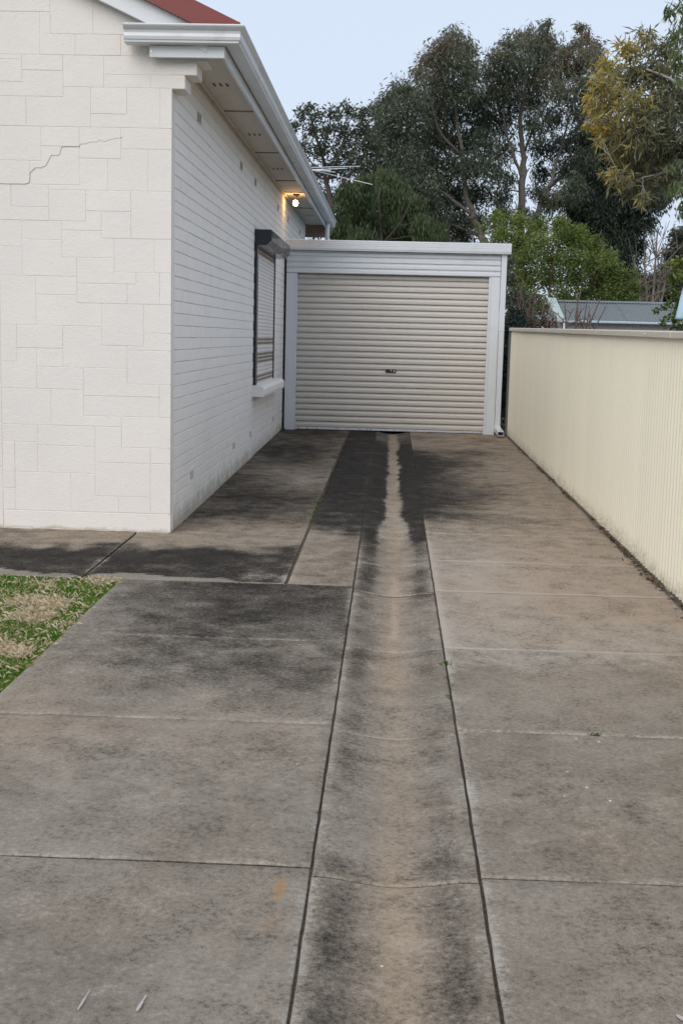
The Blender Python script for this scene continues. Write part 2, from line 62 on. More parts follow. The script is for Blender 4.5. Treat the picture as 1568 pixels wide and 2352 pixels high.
STONES = [
 [(-2.353,2.108),(-2.353,2.273),(-2.723,2.273),(-2.723,2.108)],
 [(-2.353,2.273),(-2.353,1.968),(-2.064,1.968),(-2.064,2.273)],
 [(-1.53,1.968),(-1.53,2.273),(-2.064,2.273),(-2.064,1.968)],
 [(-2.723,1.832),(-2.425,1.832),(-2.425,2.108),(-2.723,2.108)],
 [(-2.185,1.832),(-2.185,1.968),(-2.353,1.968),(-2.353,2.108),(-2.425,2.108),(-2.425,1.832)],
 [(-1.877,1.832),(-1.877,1.968),(-2.185,1.968),(-2.185,1.832)],
 [(-1.53,1.832),(-1.53,1.968),(-1.877,1.968),(-1.877,1.832)],
 [(-2.551,1.8),(-2.551,1.832),(-2.723,1.832),(-2.723,1.8)],
 [(-2.723,1.655),(-2.551,1.655),(-2.551,1.8),(-2.723,1.8)],
 [(-2.551,1.731),(-2.551,1.655),(-2.723,1.655),(-2.723,1.56),(-2.27,1.56),(-2.27,1.731)],
 [(-2.551,1.832),(-2.551,1.731),(-2.27,1.731),(-2.27,1.832)],
 [(-2.27,1.832),(-2.27,1.626),(-1.991,1.626),(-1.991,1.832)],
 [(-1.53,1.71),(-1.53,1.832),(-1.991,1.832),(-1.991,1.71)],
 [(-1.991,1.71),(-1.991,1.626),(-1.672,1.626),(-1.672,1.71)],
 [(-1.53,1.71),(-1.672,1.71),(-1.672,1.626),(-1.53,1.626)],
 [(-2.525,1.56),(-2.723,1.56),(-2.723,1.364),(-2.525,1.364)],
 [(-2.525,1.56),(-2.525,1.364),(-2.082,1.364),(-2.082,1.626),(-2.27,1.626),(-2.27,1.56)],
 [(-1.836,1.453),(-1.836,1.626),(-2.082,1.626),(-2.082,1.453)],
 [(-1.609,1.626),(-1.836,1.626),(-1.836,1.453),(-2.082,1.453),(-2.082,1.364),(-1.609,1.364)],
 [(-1.53,1.626),(-1.609,1.626),(-1.609,1.364),(-1.53,1.364)],
 [(-2.723,1.137),(-2.425,1.137),(-2.425,1.364),(-2.723,1.364)],
 [(-2.162,1.235),(-2.162,1.364),(-2.425,1.364),(-2.425,1.235)],
 [(-1.877,1.159),(-1.877,1.364),(-2.162,1.364),(-2.162,1.159)],
 [(-1.877,1.364),(-1.877,1.225),(-1.53,1.225),(-1.53,1.364)],
 [(-1.877,1.225),(-1.877,1.159),(-1.967,1.159),(-1.967,0.947),(-1.693,0.947),(-1.693,1.225)],
 [(-1.693,0.947),(-1.53,0.947),(-1.53,1.225),(-1.693,1.225)],
 [(-2.425,1.235),(-2.425,1.137),(-2.505,1.137),(-2.505,0.979),(-2.162,0.979),(-2.162,1.235)],
 [(-2.505,0.979),(-2.505,1.137),(-2.723,1.137),(-2.723,0.979)],
 [(-2.162,0.979),(-2.375,0.979),(-2.375,0.947),(-1.967,0.947),(-1.967,1.159),(-2.162,1.159)],
 [(-2.723,0.738),(-2.375,0.738),(-2.375,0.83),(-2.637,0.83),(-2.637,0.979),(-2.723,0.979)],
 [(-2.375,0.83),(-2.375,0.979),(-2.637,0.979),(-2.637,0.83)],
 [(-2.121,0.738),(-2.121,0.947),(-2.375,0.947),(-2.375,0.738)],
 [(-1.808,0.809),(-1.808,0.947),(-2.121,0.947),(-2.121,0.809)],
 [(-1.808,0.947),(-1.808,0.628),(-1.53,0.628),(-1.53,0.947)],
 [(-2.013,0.809),(-2.013,0.628),(-1.808,0.628),(-1.808,0.809)],
 [(-2.121,0.809),(-2.121,0.738),(-2.287,0.738),(-2.287,0.677),(-2.013,0.677),(-2.013,0.809)],
 [(-2.287,0.677),(-2.287,0.494),(-1.925,0.494),(-1.925,0.628),(-2.013,0.628),(-2.013,0.677)],
 [(-1.647,0.4),(-1.647,0.628),(-1.925,0.628),(-1.925,0.4)],
 [(-1.53,0.4),(-1.53,0.628),(-1.647,0.628),(-1.647,0.4)],
 [(-2.287,0.61),(-2.287,0.738),(-2.565,0.738),(-2.565,0.61)],
 [(-2.723,0.738),(-2.723,0.56),(-2.565,0.56),(-2.565,0.738)],
 [(-2.723,0.364),(-2.565,0.364),(-2.565,0.56),(-2.723,0.56)],
 [(-2.185,0.364),(-2.185,0.494),(-2.287,0.494),(-2.287,0.61),(-2.565,0.61),(-2.565,0.364)],
 [(-1.773,0.32),(-1.773,0.4),(-1.925,0.4),(-1.925,0.494),(-2.185,0.494),(-2.185,0.32)],
 [(-1.773,0.32),(-1.836,0.32),(-1.836,0.185),(-1.609,0.185),(-1.609,0.4),(-1.773,0.4)],
 [(-1.609,0.185),(-1.53,0.185),(-1.53,0.4),(-1.609,0.4)],
 [(-2.185,0.32),(-2.185,0.185),(-1.836,0.185),(-1.836,0.32)],
 [(-2.473,0.364),(-2.473,0.238),(-2.185,0.238),(-2.185,0.364)],
 [(-2.473,0.026),(-2.473,0.364),(-2.723,0.364),(-2.723,0.026)],
 [(-2.473,0.238),(-2.473,0.026),(-2.013,0.026),(-2.013,0.185),(-2.185,0.185),(-2.185,0.238)],
 [(-1.721,-0.103),(-1.721,0.185),(-2.013,0.185),(-2.013,-0.103)],
 [(-1.53,-0.011),(-1.53,0.185),(-1.721,0.185),(-1.721,-0.011)],
 [(-1.53,-0.132),(-1.53,-0.011),(-1.721,-0.011),(-1.721,-0.103),(-1.836,-0.103),(-1.836,-0.132)],
 [(-2.611,0.026),(-2.611,-0.132),(-2.287,-0.132),(-2.287,0.026)],
 [(-2.611,0.026),(-2.723,0.026),(-2.723,-0.229),(-2.611,-0.229)],
 [(-2.287,0.026),(-2.287,-0.26),(-1.836,-0.26),(-1.836,-0.103),(-2.013,-0.103),(-2.013,0.026)],
 [(-2.473,-0.132),(-2.473,-0.26),(-2.287,-0.26),(-2.287,-0.132)],
 [(-2.473,-0.132),(-2.611,-0.132),(-2.611,-0.229),(-2.723,-0.229),(-2.723,-0.414),(-2.473,-0.414)],
 [(-2.143,-0.414),(-2.143,-0.26),(-2.473,-0.26),(-2.473,-0.414)],
 [(-1.836,-0.367),(-1.836,-0.26),(-2.143,-0.26),(-2.143,-0.454),(-1.609,-0.454),(-1.609,-0.367)],
 [(-1.836,-0.132),(-1.836,-0.367),(-1.53,-0.367),(-1.53,-0.132)],
 [(-1.53,-0.367),(-1.609,-0.367),(-1.609,-0.595),(-1.53,-0.595)],
 [(-1.609,-0.595),(-1.609,-0.454),(-2.143,-0.454),(-2.143,-0.595)],
 [(-2.723,-0.414),(-2.723,-0.668),(-2.375,-0.668),(-2.375,-0.414)],
 [(-1.877,-0.668),(-1.877,-0.595),(-2.143,-0.595),(-2.143,-0.414),(-2.375,-0.414),(-2.375,-0.668)],
 [(-1.877,-0.595),(-1.877,-0.811),(-1.53,-0.811),(-1.53,-0.595)],
 [(-2.723,-0.79),(-2.473,-0.79),(-2.473,-0.668),(-2.723,-0.668)],
 [(-2.473,-0.668),(-2.473,-0.811),(-2.064,-0.811),(-2.064,-0.668)],
 [(-1.672,-0.921),(-1.672,-0.811),(-1.877,-0.811),(-1.877,-0.668),(-2.064,-0.668),(-2.064,-0.921)],
 [(-1.672,-0.921),(-1.53,-0.921),(-1.53,-0.811),(-1.672,-0.811)],
 [(-2.723,-1.003),(-2.637,-1.003),(-2.637,-0.79),(-2.723,-0.79)],
 [(-2.473,-1.003),(-2.473,-0.79),(-2.637,-0.79),(-2.637,-1.003)],
 [(-2.064,-1.003),(-2.064,-0.811),(-2.473,-0.811),(-2.473,-1.003)],
 [(-2.723,-1.119),(-2.637,-1.119),(-2.637,-1.003),(-2.723,-1.003)],
 [(-2.723,-1.277),(-2.637,-1.277),(-2.637,-1.119),(-2.723,-1.119)],
 [(-2.238,-1.277),(-2.238,-1.003),(-2.637,-1.003),(-2.637,-1.277)],
 [(-1.899,-1.277),(-1.899,-1.16),(-2.064,-1.16),(-2.064,-1.003),(-2.238,-1.003),(-2.238,-1.277)],
 [(-2.064,-0.921),(-2.064,-1.16),(-1.672,-1.16),(-1.672,-0.921)],
 [(-1.672,-1.277),(-1.672,-1.16),(-1.899,-1.16),(-1.899,-1.277)],
 [(-1.53,-1.277),(-1.53,-0.921),(-1.672,-0.921),(-1.672,-1.277)],
 [(-1.53,-1.412),(-1.53,-1.277),(-2.723,-1.277),(-2.723,-1.412)],
]
CRACK = [(-2.715, 0.981), (-2.663, 0.979), (-2.604, 0.981), (-2.54, 0.981), (-2.514, 0.988), (-2.506, 1.005), (-2.504, 1.054), (-2.484, 1.075), (-2.461, 1.092), (-2.428, 1.09), (-2.414, 1.097), (-2.394, 1.106), (-2.383, 1.126), (-2.371, 1.146), (-2.362, 1.167), (-2.35, 1.177), (-2.326, 1.175), (-2.303, 1.177), (-2.294, 1.196), (-2.283, 1.231), (-2.236, 1.234), (-2.162, 1.235), (-2.158, 1.247), (-2.145, 1.254), (-2.126, 1.254), (-2.108, 1.262), (-2.088, 1.266), (-2.066, 1.269), (-2.046, 1.268), (-2.034, 1.274), (-2.021, 1.285), (-2.008, 1.277), (-1.987, 1.271), (-1.97, 1.279), (-1.945, 1.286), (-1.924, 1.292), (-1.895, 1.296), (-1.869, 1.302)]
# ------------------------------------------------------------------ helpers
RNG = random.Random(7)
def link(o, parent=None):
    COL.objects.link(o)
    if parent is not None: o.parent = parent
    return o
def off(parent):
    v = Vector((0, 0, 0))
    while parent is not None:
        v += parent.location; parent = parent.parent
    return v
def tag(o, label, cat, group=None, kind=None):
    o['label'] = label; o['category'] = cat
    if group: o['group'] = group
    if kind: o['kind'] = kind
    return o
def thing(name, loc, label, cat, group=None):
    e = bpy.data.objects.new(name, None); e.location = loc; e.empty_display_size = 0.2
    link(e); return tag(e, label, cat, group)
class MB:
    def __init__(s): s.v = []; s.f = []
    def add(s, v, f):
        n = len(s.v); s.v += [tuple(p) for p in v]; s.f += [tuple(i + n for i in q) for q in f]; return s
    def box(s, x0, x1, y0, y1, z0, z1):
        return s.add([(x0,y0,z0),(x1,y0,z0),(x1,y1,z0),(x0,y1,z0),(x0,y0,z1),(x1,y0,z1),(x1,y1,z1),(x0,y1,z1)],
                     [(0,3,2,1),(4,5,6,7),(0,1,5,4),(1,2,6,5),(2,3,7,6),(3,0,4,7)])
    def cbox(s, x0, x1, y0, y1, z0, z1, c=0.004):      # chamfered box
        bm = bmesh.new(); bmesh.ops.create_cube(bm, size=1)
        for v in bm.verts: v.co = Vector((x0+(v.co.x+.5)*(x1-x0), y0+(v.co.y+.5)*(y1-y0), z0+(v.co.z+.5)*(z1-z0)))
        bmesh.ops.bevel(bm, geom=bm.edges[:], offset=c, segments=1, profile=.5, affect='EDGES')
        bm.verts.index_update(); s.add([v.co[:] for v in bm.verts], [[v.index for v in f.verts] for f in bm.faces]); bm.free(); return s
    def tube(s, pts, rads, n=6, cap=True):
        pts = [Vector(p) for p in pts]; rings = []; b = len(s.v); up = None
        for i, p in enumerate(pts):
            d = (pts[min(i+1, len(pts)-1)] - pts[max(i-1, 0)])
            d = d.normalized() if d.length > 1e-9 else Vector((0, 0, 1))
            if up is None: up = d.orthogonal().normalized()
            a = (up - d * up.dot(d)); a = a.normalized() if a.length > 1e-6 else d.orthogonal().normalized(); up = a
            c = d.cross(a)
            for k in range(n):
                t = 2*math.pi*k/n; s.v.append(tuple(p + (a*math.cos(t) + c*math.sin(t))*rads[i]))
        for i in range(len(pts)-1):
            for k in range(n):
                k2 = (k+1) % n; s.f.append((b+i*n+k, b+i*n+k2, b+(i+1)*n+k2, b+(i+1)*n+k))
        if cap:
            s.f.append(tuple(b+k for k in range(n-1, -1, -1))); s.f.append(tuple(b+(len(pts)-1)*n+k for k in range(n)))
        return s
    def extrude(s, prof, p0, p1, to3):      # closed profile swept from p0 to p1; to3(u, w, t) -> point
        n = len(prof)
        s.add([to3(u, w, p0) for u, w in prof] + [to3(u, w, p1) for u, w in prof],
              [(i, (i+1) % n, n+(i+1) % n, n+i) for i in range(n)] + [tuple(range(n-1, -1, -1)), tuple(range(n, 2*n))])
        return s
    def build(s, name, mat, parent=None, smooth=False):
        m = bpy.data.meshes.new(name); o3 = off(parent)
        m.from_pydata([(x-o3.x, y-o3.y, z-o3.z) for x, y, z in s.v], [], s.f)
        if mat: m.materials.append(mat)
        bm = bmesh.new(); bm.from_mesh(m); bmesh.ops.recalc_face_normals(bm, faces=bm.faces[:]); bm.to_mesh(m); bm.free()
        if smooth: m.polygons.foreach_set('use_smooth', [True]*len(m.polygons))
        return link(bpy.data.objects.new(name, m), parent)
def np_mesh(name, V, F, mat, parent=None, attrs=None, smooth=False):   # V (n,3), F (m,k) with equal k
    m = bpy.data.meshes.new(name); o3 = off(parent); V = np.asarray(V, np.float32) - np.array(o3, np.float32); F = np.asarray(F, np.int32)
    m.vertices.add(len(V)); m.vertices.foreach_set('co', V.ravel())
    k = F.shape[1]; m.loops.add(F.size); m.loops.foreach_set('vertex_index', F.ravel())
    m.polygons.add(len(F)); m.polygons.foreach_set('loop_start', np.arange(0, F.size, k, dtype=np.int32))
    m.polygons.foreach_set('use_smooth', np.full(len(F), bool(smooth)))
    for an, av in (attrs or {}).items():
        a = m.attributes.new(an, 'FLOAT', 'POINT'); a.data.foreach_set('value', np.asarray(av, np.float32))
    m.update(calc_edges=True); m.validate()
    if mat: m.materials.append(mat)
    return link(bpy.data.objects.new(name, m), parent)

# value noise for stain layouts
_PT = np.random.RandomState(3).rand(256, 256)
def vnoise(x, y):
    x = np.asarray(x, float); y = np.asarray(y, float)
    xi = np.floor(x).astype(int); yi = np.floor(y).astype(int); fx = x-xi; fy = y-yi
    fx = fx*fx*(3-2*fx); fy = fy*fy*(3-2*fy); P = lambda a, b: _PT[a & 255, b & 255]
    return (P(xi,yi)*(1-fx)+P(xi+1,yi)*fx)*(1-fy)+(P(xi,yi+1)*(1-fx)+P(xi+1,yi+1)*fx)*fy
def fbm(x, y, o=4):
    s = 0; a = .5; t = 0
    for i in range(o):
        s = s + a*vnoise(x*2**i+17.3*i, y*2**i+9.1*i); t += a; a *= .55
    return s/t

# ------------------------------------------------------------------ materials
class NT:
    def __init__(s, name):
        s.m = bpy.data.materials.new(name); s.m.use_nodes = True; s.t = s.m.node_tree; s.t.nodes.clear()
        s.out = s.t.nodes.new('ShaderNodeOutputMaterial'); s.b = s.t.nodes.new('ShaderNodeBsdfPrincipled')
        s.t.links.new(s.b.outputs[0], s.out.inputs[0]); s.pos = s.t.nodes.new('ShaderNodeNewGeometry').outputs['Position']
    def ln(s, a, b): s.t.links.new(a, b)
    def val(s, i, v):
        if hasattr(v, 'is_linked'): s.ln(v, i)
        else: i.default_value = v
    def noise(s, scale, detail=5, rough=.6, vec=None, stretch=None):
        n = s.t.nodes.new('ShaderNodeTexNoise'); n.inputs['Scale'].default_value = scale; n.inputs['Detail'].default_value = detail; n.inputs['Roughness'].default_value = rough
        v = vec or s.pos
        if stretch:
            mp = s.t.nodes.new('ShaderNodeMapping'); mp.inputs['Scale'].default_value = stretch; s.ln(v, mp.inputs[0]); v = mp.outputs[0]
        s.ln(v, n.inputs['Vector']); return n.outputs['Fac']
    def ramp(s, f, lo, hi, a=0., b=1.):
        r = s.t.nodes.new('ShaderNodeMapRange'); r.interpolation_type = 'SMOOTHSTEP'; s.ln(f, r.inputs[0])
        for i, v in zip((1, 2, 3, 4), (lo, hi, a, b)): r.inputs[i].default_value = v
        return r.outputs[0]
    def math(s, op, a, b=0., c=0.):
        n = s.t.nodes.new('ShaderNodeMath'); n.operation = op
        s.val(n.inputs[0], a); s.val(n.inputs[1], b); s.val(n.inputs[2], c); return n.outputs[0]
    def mix(s, f, a, b, mode='MIX'):
        n = s.t.nodes.new('ShaderNodeMix'); n.data_type = 'RGBA'; n.blend_type = mode
        s.val(n.inputs['Factor'], f); s.val(n.inputs['A'], a if hasattr(a, 'is_linked') else (*a, 1)); s.val(n.inputs['B'], b if hasattr(b, 'is_linked') else (*b, 1)); return n.outputs['Result']
    def attr(s, name):
        a = s.t.nodes.new('ShaderNodeAttribute'); a.attribute_name = name; return a.outputs['Fac']
    def bump(s, h, strength, dist):
        b = s.t.nodes.new('ShaderNodeBump'); b.inputs['Strength'].default_value = strength; b.inputs['Distance'].default_value = dist
        s.ln(h, b.inputs['Height']); s.ln(b.outputs[0], s.b.inputs['Normal'])
    def rnd(s):
        return s.t.nodes.new('ShaderNodeObjectInfo').outputs['Random']
    def done(s, col, rough=.7, metal=0., spec=None):
        s.val(s.b.inputs['Base Color'], col if hasattr(col, 'is_linked') else (*col, 1)); s.val(s.b.inputs['Roughness'], rough); s.b.inputs['Metallic'].default_value = metal
        if spec is not None: s.b.inputs['Specular IOR Level'].default_value = spec
        return s.m
def paint(name, col, dirt=(.45,.40,.33), amt=.35, rough=.5, sc=3.0, stretch=None, grain=0.0, metal=0., obj=0.0):
    t = NT(name)
    n = t.noise(sc, 7, .65, stretch=stretch); d = t.ramp(n, .52, .85, 0, amt)
    fine = t.noise(60, 3); base = t.mix(t.math('MULTIPLY', fine, .12), col, tuple(c*.8 for c in col))
    if obj: base = t.mix(t.math('MULTIPLY', t.rnd(), obj), base, tuple(c*.82 for c in col))
    if grain: t.bump(t.noise(170, 4, .7), .5, grain)
    return t.done(t.mix(d, base, dirt), t.ramp(n, .3, .8, rough-.08, rough+.15), metal)

M = {}
def mat_render():
    t = NT('painted_render'); n1 = t.noise(1.3, 6, .6); n2 = t.noise(14, 6, .6)
    c = t.mix(t.ramp(n1, .35, .75, 0, 1), (.81,.770,.732), (.765,.727,.692))
    c = t.mix(t.ramp(n2, .55, .85, 0, .3), c, (.66,.63,.60))
    c = t.mix(t.math('MULTIPLY', t.rnd(), .22), c, (.72,.69,.66))
    sep = t.t.nodes.new('ShaderNodeSeparateXYZ'); t.ln(t.pos, sep.inputs[0])      # splash dirt along the foot of the wall
    h = t.math('ADD', sep.outputs[2], t.math('MULTIPLY', t.noise(9, 5), -.10))
    c = t.mix(t.ramp(h, -1.475, -1.43, .75, 0), c, (.42,.35,.25))
    t.bump(t.math('ADD', t.noise(95, 4, .65), t.math('MULTIPLY', t.noise(12, 3), .8)), .55, .006)
    return t.done(c, .9, spec=.2)
M['render'] = mat_render()
def mat_brick():
    t = NT('painted_brick'); n1 = t.noise(2.2, 7, .65); n2 = t.noise(30, 5)
    c = t.mix(t.math('MULTIPLY', t.rnd(), .25), (.86,.828,.795), (.78,.755,.73))
    c = t.mix(t.ramp(n1, .5, .8, 0, .35), c, (.68,.63,.57))
    sep = t.t.nodes.new('ShaderNodeSeparateXYZ'); t.ln(t.pos, sep.inputs[0])
    h = t.math('ADD', sep.outputs[2], t.math('MULTIPLY', t.noise(6, 6), -.35))
    c = t.mix(t.ramp(h, -1.60, -1.36, .8, 0), c, (.36,.32,.25))
    t.bump(t.math('ADD', t.noise(110, 5, .7), t.math('MULTIPLY', n2, .6)), .5, .004)
    return t.done(c, .8, spec=.25)
M['brick'] = mat_brick()
M['mortar'] = paint('painted_mortar', (.62,.57,.52), (.25,.21,.17), .85, .9, 3)
M['groove'] = paint('scored_joint', (.77,.70,.645), (.58,.50,.43), .8, .9, 4)
M['crack'] = paint('crack_line', (.36,.30,.25), (.05,.04,.03), .5, .95, 20)  # real crack, drawn as a thin strip in its own dark tone
M['trim'] = paint('white_trim_paint', (.72,.75,.78), (.38,.36,.33), .35, .42, 4)
M['gutter'] = paint('gutter_enamel', (.66,.68,.71), (.30,.29,.27), .55, .35, 5, stretch=(1,.35,1))
M['soffit'] = paint('soffit_sheet', (.66,.61,.55), (.42,.36,.29), .55, .8, 3)
M['strip'] = paint('soffit_batten', (.26,.19,.14), (.15,.11,.08), .5, .7, 10)
M['slot'] = paint('dark_slot', (.03,.027,.025), (.02,.02,.02), .2, .9)
M['roof_red'] = paint('red_roof_steel', (.20,.032,.028), (.12,.03,.025), .4, .35, 3)
M['dark_frame'] = paint('charcoal_powder_coat', (.018,.022,.03), (.05,.05,.05), .3, .22, 6)
M['slat'] = paint('white_slat', (.78,.76,.77), (.5,.46,.43), .3, .45, 4)
M['slat_brown'] = paint('brown_slat', (.17,.14,.12), (.10,.08,.07), .4, .5, 4)
M['steel_white'] = paint('white_garage_steel', (.66,.69,.72), (.40,.40,.38), .4, .4, 2.2)
M['cream_door'] = paint('cream_roller_door', (.575,.54,.495), (.38,.34,.29), .4, .42, 1.6, stretch=(1, 1, 2.5))
M['alu'] = paint('aluminium_rail', (.72,.74,.78), (.45,.45,.45), .4, .3, 6, metal=.6)
M['black'] = paint('black_plastic', (.012,.012,.013), (.03,.03,.03), .4, .35, 20)
M['chrome'] = paint('lock_steel', (.6,.6,.6), (.4,.4,.4), .3, .25, 20, metal=1.)
def mat_fence():
    t = NT('cream_fence_steel'); n = t.noise(1.2, 7, .65, stretch=(1, 3, .6)); f = t.noise(40, 5, .7)
    c = t.mix(t.ramp(n, .5, .85, 0, .35), (.88,.825,.66), (.72,.67,.53)); c = t.mix(t.math('MULTIPLY', t.rnd(), .22), c, (.74,.70,.57))
    sep = t.t.nodes.new('ShaderNodeSeparateXYZ'); t.ln(t.pos, sep.inputs[0])       # mud splash just above the concrete
    h = t.math('ADD', t.math('MULTIPLY_ADD', sep.outputs[1], -SLOPE, -G0), sep.outputs[2]); h = t.math('ADD', h, t.math('MULTIPLY_ADD', t.noise(5, 6, .7), -.22, .10))
    c = t.mix(t.math('MULTIPLY', t.ramp(h, -.02, .13, .75, 0), t.ramp(f, .25, .65)), c, (.36,.30,.21)); c = t.mix(t.ramp(t.noise(75, 2), .70, .76, 0, .35), c, (.45,.40,.30))
    return t.done(c, t.ramp(n, .3, .8, .36, .55))
M['fence'] = mat_fence()
M['fence_cap'] = paint('stone_fence_cap', (.60,.55,.45), (.30,.27,.22), .5, .45, 3)
M['dark_post'] = paint('dark_green_post', (.10,.11,.10), (.05,.05,.05), .4, .5)
M['zinc'] = paint('weathered_zinc', (.19,.215,.22), (.09,.085,.08), .75, .45, 2.5, stretch=(1, .4, 1), metal=.25)
M['shed_wall'] = paint('grey_corrugated_wall', (.33,.32,.33), (.18,.16,.15), .5, .55, 2)
M['shed_trim'] = paint('blue_grey_trim', (.42,.50,.58), (.25,.27,.28), .3, .5)
M['pale_green'] = paint('pale_green_trim', (.40,.48,.45), (.25,.27,.25), .4, .6)
M['antenna'] = paint('antenna_aluminium', (.75,.80,.82), (.4,.4,.4), .3, .3, metal=.4)
M['cloth'] = paint('pale_blue_cloth', (.42,.60,.72), (.30,.45,.58), .3, .85, 2.5)
M['bark'] = paint('grey_bark', (.20,.175,.15), (.07,.06,.05), .7, .9, 3, stretch=(3, 3, .7), grain=.01)
M['bark_pale'] = paint('pale_gum_bark', (.16,.14,.12), (.09,.08,.065), .6, .85, 2, stretch=(3, 3, .6), grain=.008)
M['bark_dark'] = paint('dark_bark', (.085,.065,.055), (.03,.025,.02), .6, .9, 5, grain=.006)
M['twig'] = paint('reddish_twig', (.15,.10,.085), (.07,.05,.045), .6, .85, 12)
M['twig_pale'] = paint('silvery_twig', (.42,.40,.38), (.22,.19,.17), .5, .8, 12)
def mat_leaf(name, stops, trans=.25, rough=.5):
    t = NT(name); a = t.attr('tint')
    r = t.t.nodes.new('ShaderNodeValToRGB'); el = r.color_ramp.elements
    while len(el) < len(stops): el.new(.5)
    for e, (p, c) in zip(el, stops): e.position = p; e.color = (*c, 1)
    t.ln(a, r.inputs[0]); t.done(r.outputs[0], rough, spec=.35)
    tr = t.t.nodes.new('ShaderNodeBsdfTranslucent'); t.ln(r.outputs[0], tr.inputs[0])
    mxs = t.t.nodes.new('ShaderNodeMixShader'); mxs.inputs[0].default_value = trans
    t.ln(t.b.outputs[0], mxs.inputs[1]); t.ln(tr.outputs[0], mxs.inputs[2]); t.ln(mxs.outputs[0], t.out.inputs[0]); return t.m
M['leaf_gum'] = mat_leaf('gum_leaf', [(0,(.05,.07,.05)),(.45,(.105,.135,.085)),(.75,(.20,.205,.14)),(1,(.20,.135,.09))], .4)
M['leaf_dark'] = mat_leaf('dark_leaf', [(0,(.022,.034,.026)),(.5,(.048,.068,.048)),(1,(.10,.12,.08))], .3)
M['leaf_oak'] = mat_leaf('broad_leaf', [(0,(.045,.055,.035)),(.5,(.085,.10,.06)),(1,(.17,.165,.11))], .35)
M['leaf_pepper'] = mat_leaf('pepper_leaf', [(0,(.035,.055,.025)),(.5,(.068,.10,.04)),(1,(.12,.15,.06))], .35)
M['leaf_plum'] = mat_leaf('fresh_leaf', [(0,(.07,.10,.025)),(.5,(.145,.20,.05)),(1,(.25,.30,.085))], .4)
M['leaf_near'] = mat_leaf('olive_gold_leaf', [(0,(.12,.13,.08)),(.4,(.24,.235,.14)),(.7,(.37,.31,.095)),(1,(.48,.34,.075))], .35)
M['leaf_green'] = mat_leaf('near_green_leaf', [(0,(.06,.10,.04)),(.6,(.15,.20,.08)),(1,(.28,.27,.11))], .35)
M['leaf_citrus'] = mat_leaf('citrus_leaf', [(0,(.03,.055,.015)),(.55,(.09,.14,.03)),(1,(.36,.34,.06))], .3, .35)
M['petal'] = mat_leaf('red_petal', [(0,(.20,.012,.02)),(1,(.34,.025,.035))])
M['grass'] = mat_leaf('grass_blade', [(0,(.075,.17,.016)),(.45,(.17,.32,.045)),(.6,(.26,.25,.09)),(.75,(.60,.50,.33)),(1,(.84,.75,.60))], .35, .6)
M['litter'] = mat_leaf('dead_leaf', [(0,(.03,.02,.012)),(.6,(.12,.07,.04)),(1,(.30,.22,.14))], .1, .8)
M['weed'] = mat_leaf('weed_leaf', [(0,(.03,.08,.01)),(1,(.12,.2,.03))], .3)
def mat_soil():
    t = NT('lawn_soil'); n = t.noise(9, 6); m2 = t.noise(40, 5)
    c = t.mix(t.ramp(n, .35, .65), (.06,.12,.02), (.13,.14,.05)); c = t.mix(t.ramp(m2, .4, .8, 0, .7), c, (.05,.04,.025))
    t.bump(m2, .8, .02); return t.done(c, .95)
M['soil'] = mat_soil()
def mat_grit():
    t = NT('joint_grit'); n = t.noise(90, 4); g = t.noise(260, 2)
    c = t.mix(t.ramp(n, .35, .7), (.050,.038,.028), (.13,.092,.06)); c = t.mix(t.ramp(g, .68, .74), c, (.40,.34,.27))
    t.bump(g, .8, .006); return t.done(c, .95)
M['grit'] = mat_grit()
def mat_concrete():
    t = NT('stained_concrete')
    mould, warm, pale, rust = t.attr('mould'), t.attr('warm'), t.attr('pale'), t.attr('rust')
    big = t.noise(1.9, 8, .62); mid = t.noise(6.5, 8, .72); sp = t.noise(58, 8, .74); fin = t.noise(190, 5, .75); grain = t.noise(520, 2)
    mo = t.math('ADD', t.math('MULTIPLY_ADD', mid, .85, -.425), t.math('MULTIPLY_ADD', sp, 1.1, -.55)); mo = t.math('ADD', mo, t.math('MULTIPLY_ADD', fin, .7, -.35))   # mottle, about -.5 .. .5
    c = t.mix(t.ramp(big, .3, .7), (.202,.176,.145), (.266,.237,.199))
    c = t.mix(t.math('MULTIPLY', warm, t.ramp(mid, .25, .75, .5, 1.)), c, (.335,.258,.184))
    c = t.mix(t.ramp(mo, -.32, .02, .85, 0), c, (.088,.074,.060))
    c = t.mix(t.ramp(mo, 0., .34, 0, .72), c, (.400,.355,.305))
    d = t.math('ADD', mould, t.math('MULTIPLY', mo, -.95)); d = t.math('ADD', d, t.math('MULTIPLY_ADD', big, .7, -.35))
    c = t.mix(t.ramp(d, .0, 1.20, 0, .97), c, t.mix(t.ramp(mo, -.25, .30), (.014,.0132,.0125), (.055,.049,.043)))
    p = t.math('ADD', pale, t.math('MULTIPLY', mo, .9))
    c = t.mix(t.ramp(p, .28, .85, 0, .8), c, t.mix(warm, (.43,.415,.38), (.385,.30,.232)))
    r = t.math('ADD', rust, t.math('MULTIPLY', mo, .9)); c = t.mix(t.ramp(r, .3, 1., 0, .75), c, (.36,.19,.06))
    c = t.mix(t.ramp(grain, .67, .74, 0, .45), c, (.52,.49,.45))
    h = t.math('ADD', t.math('MULTIPLY', fin, .6), t.math('ADD', t.math('MULTIPLY', sp, .8), t.math('MULTIPLY', grain, .35)))
    t.bump(h, .45, .004)
    return t.done(c, t.ramp(mid, .3, .7, .85, .97), spec=.05)
M['concrete'] = mat_concrete()
M['scrape_glint'] = paint('white_scrape_glint', (.43,.40,.375), (.24,.21,.19), 1., .9, 90)  # shared by the real scrapes and the painted corner glint
M['pebble'] = paint('pale_pebble', (.60,.54,.46), (.4,.35,.28), .5, .8, 40)
M['dirtground'] = paint('dry_ground', (.13,.115,.07), (.07,.085,.03), .8, .95, .8)

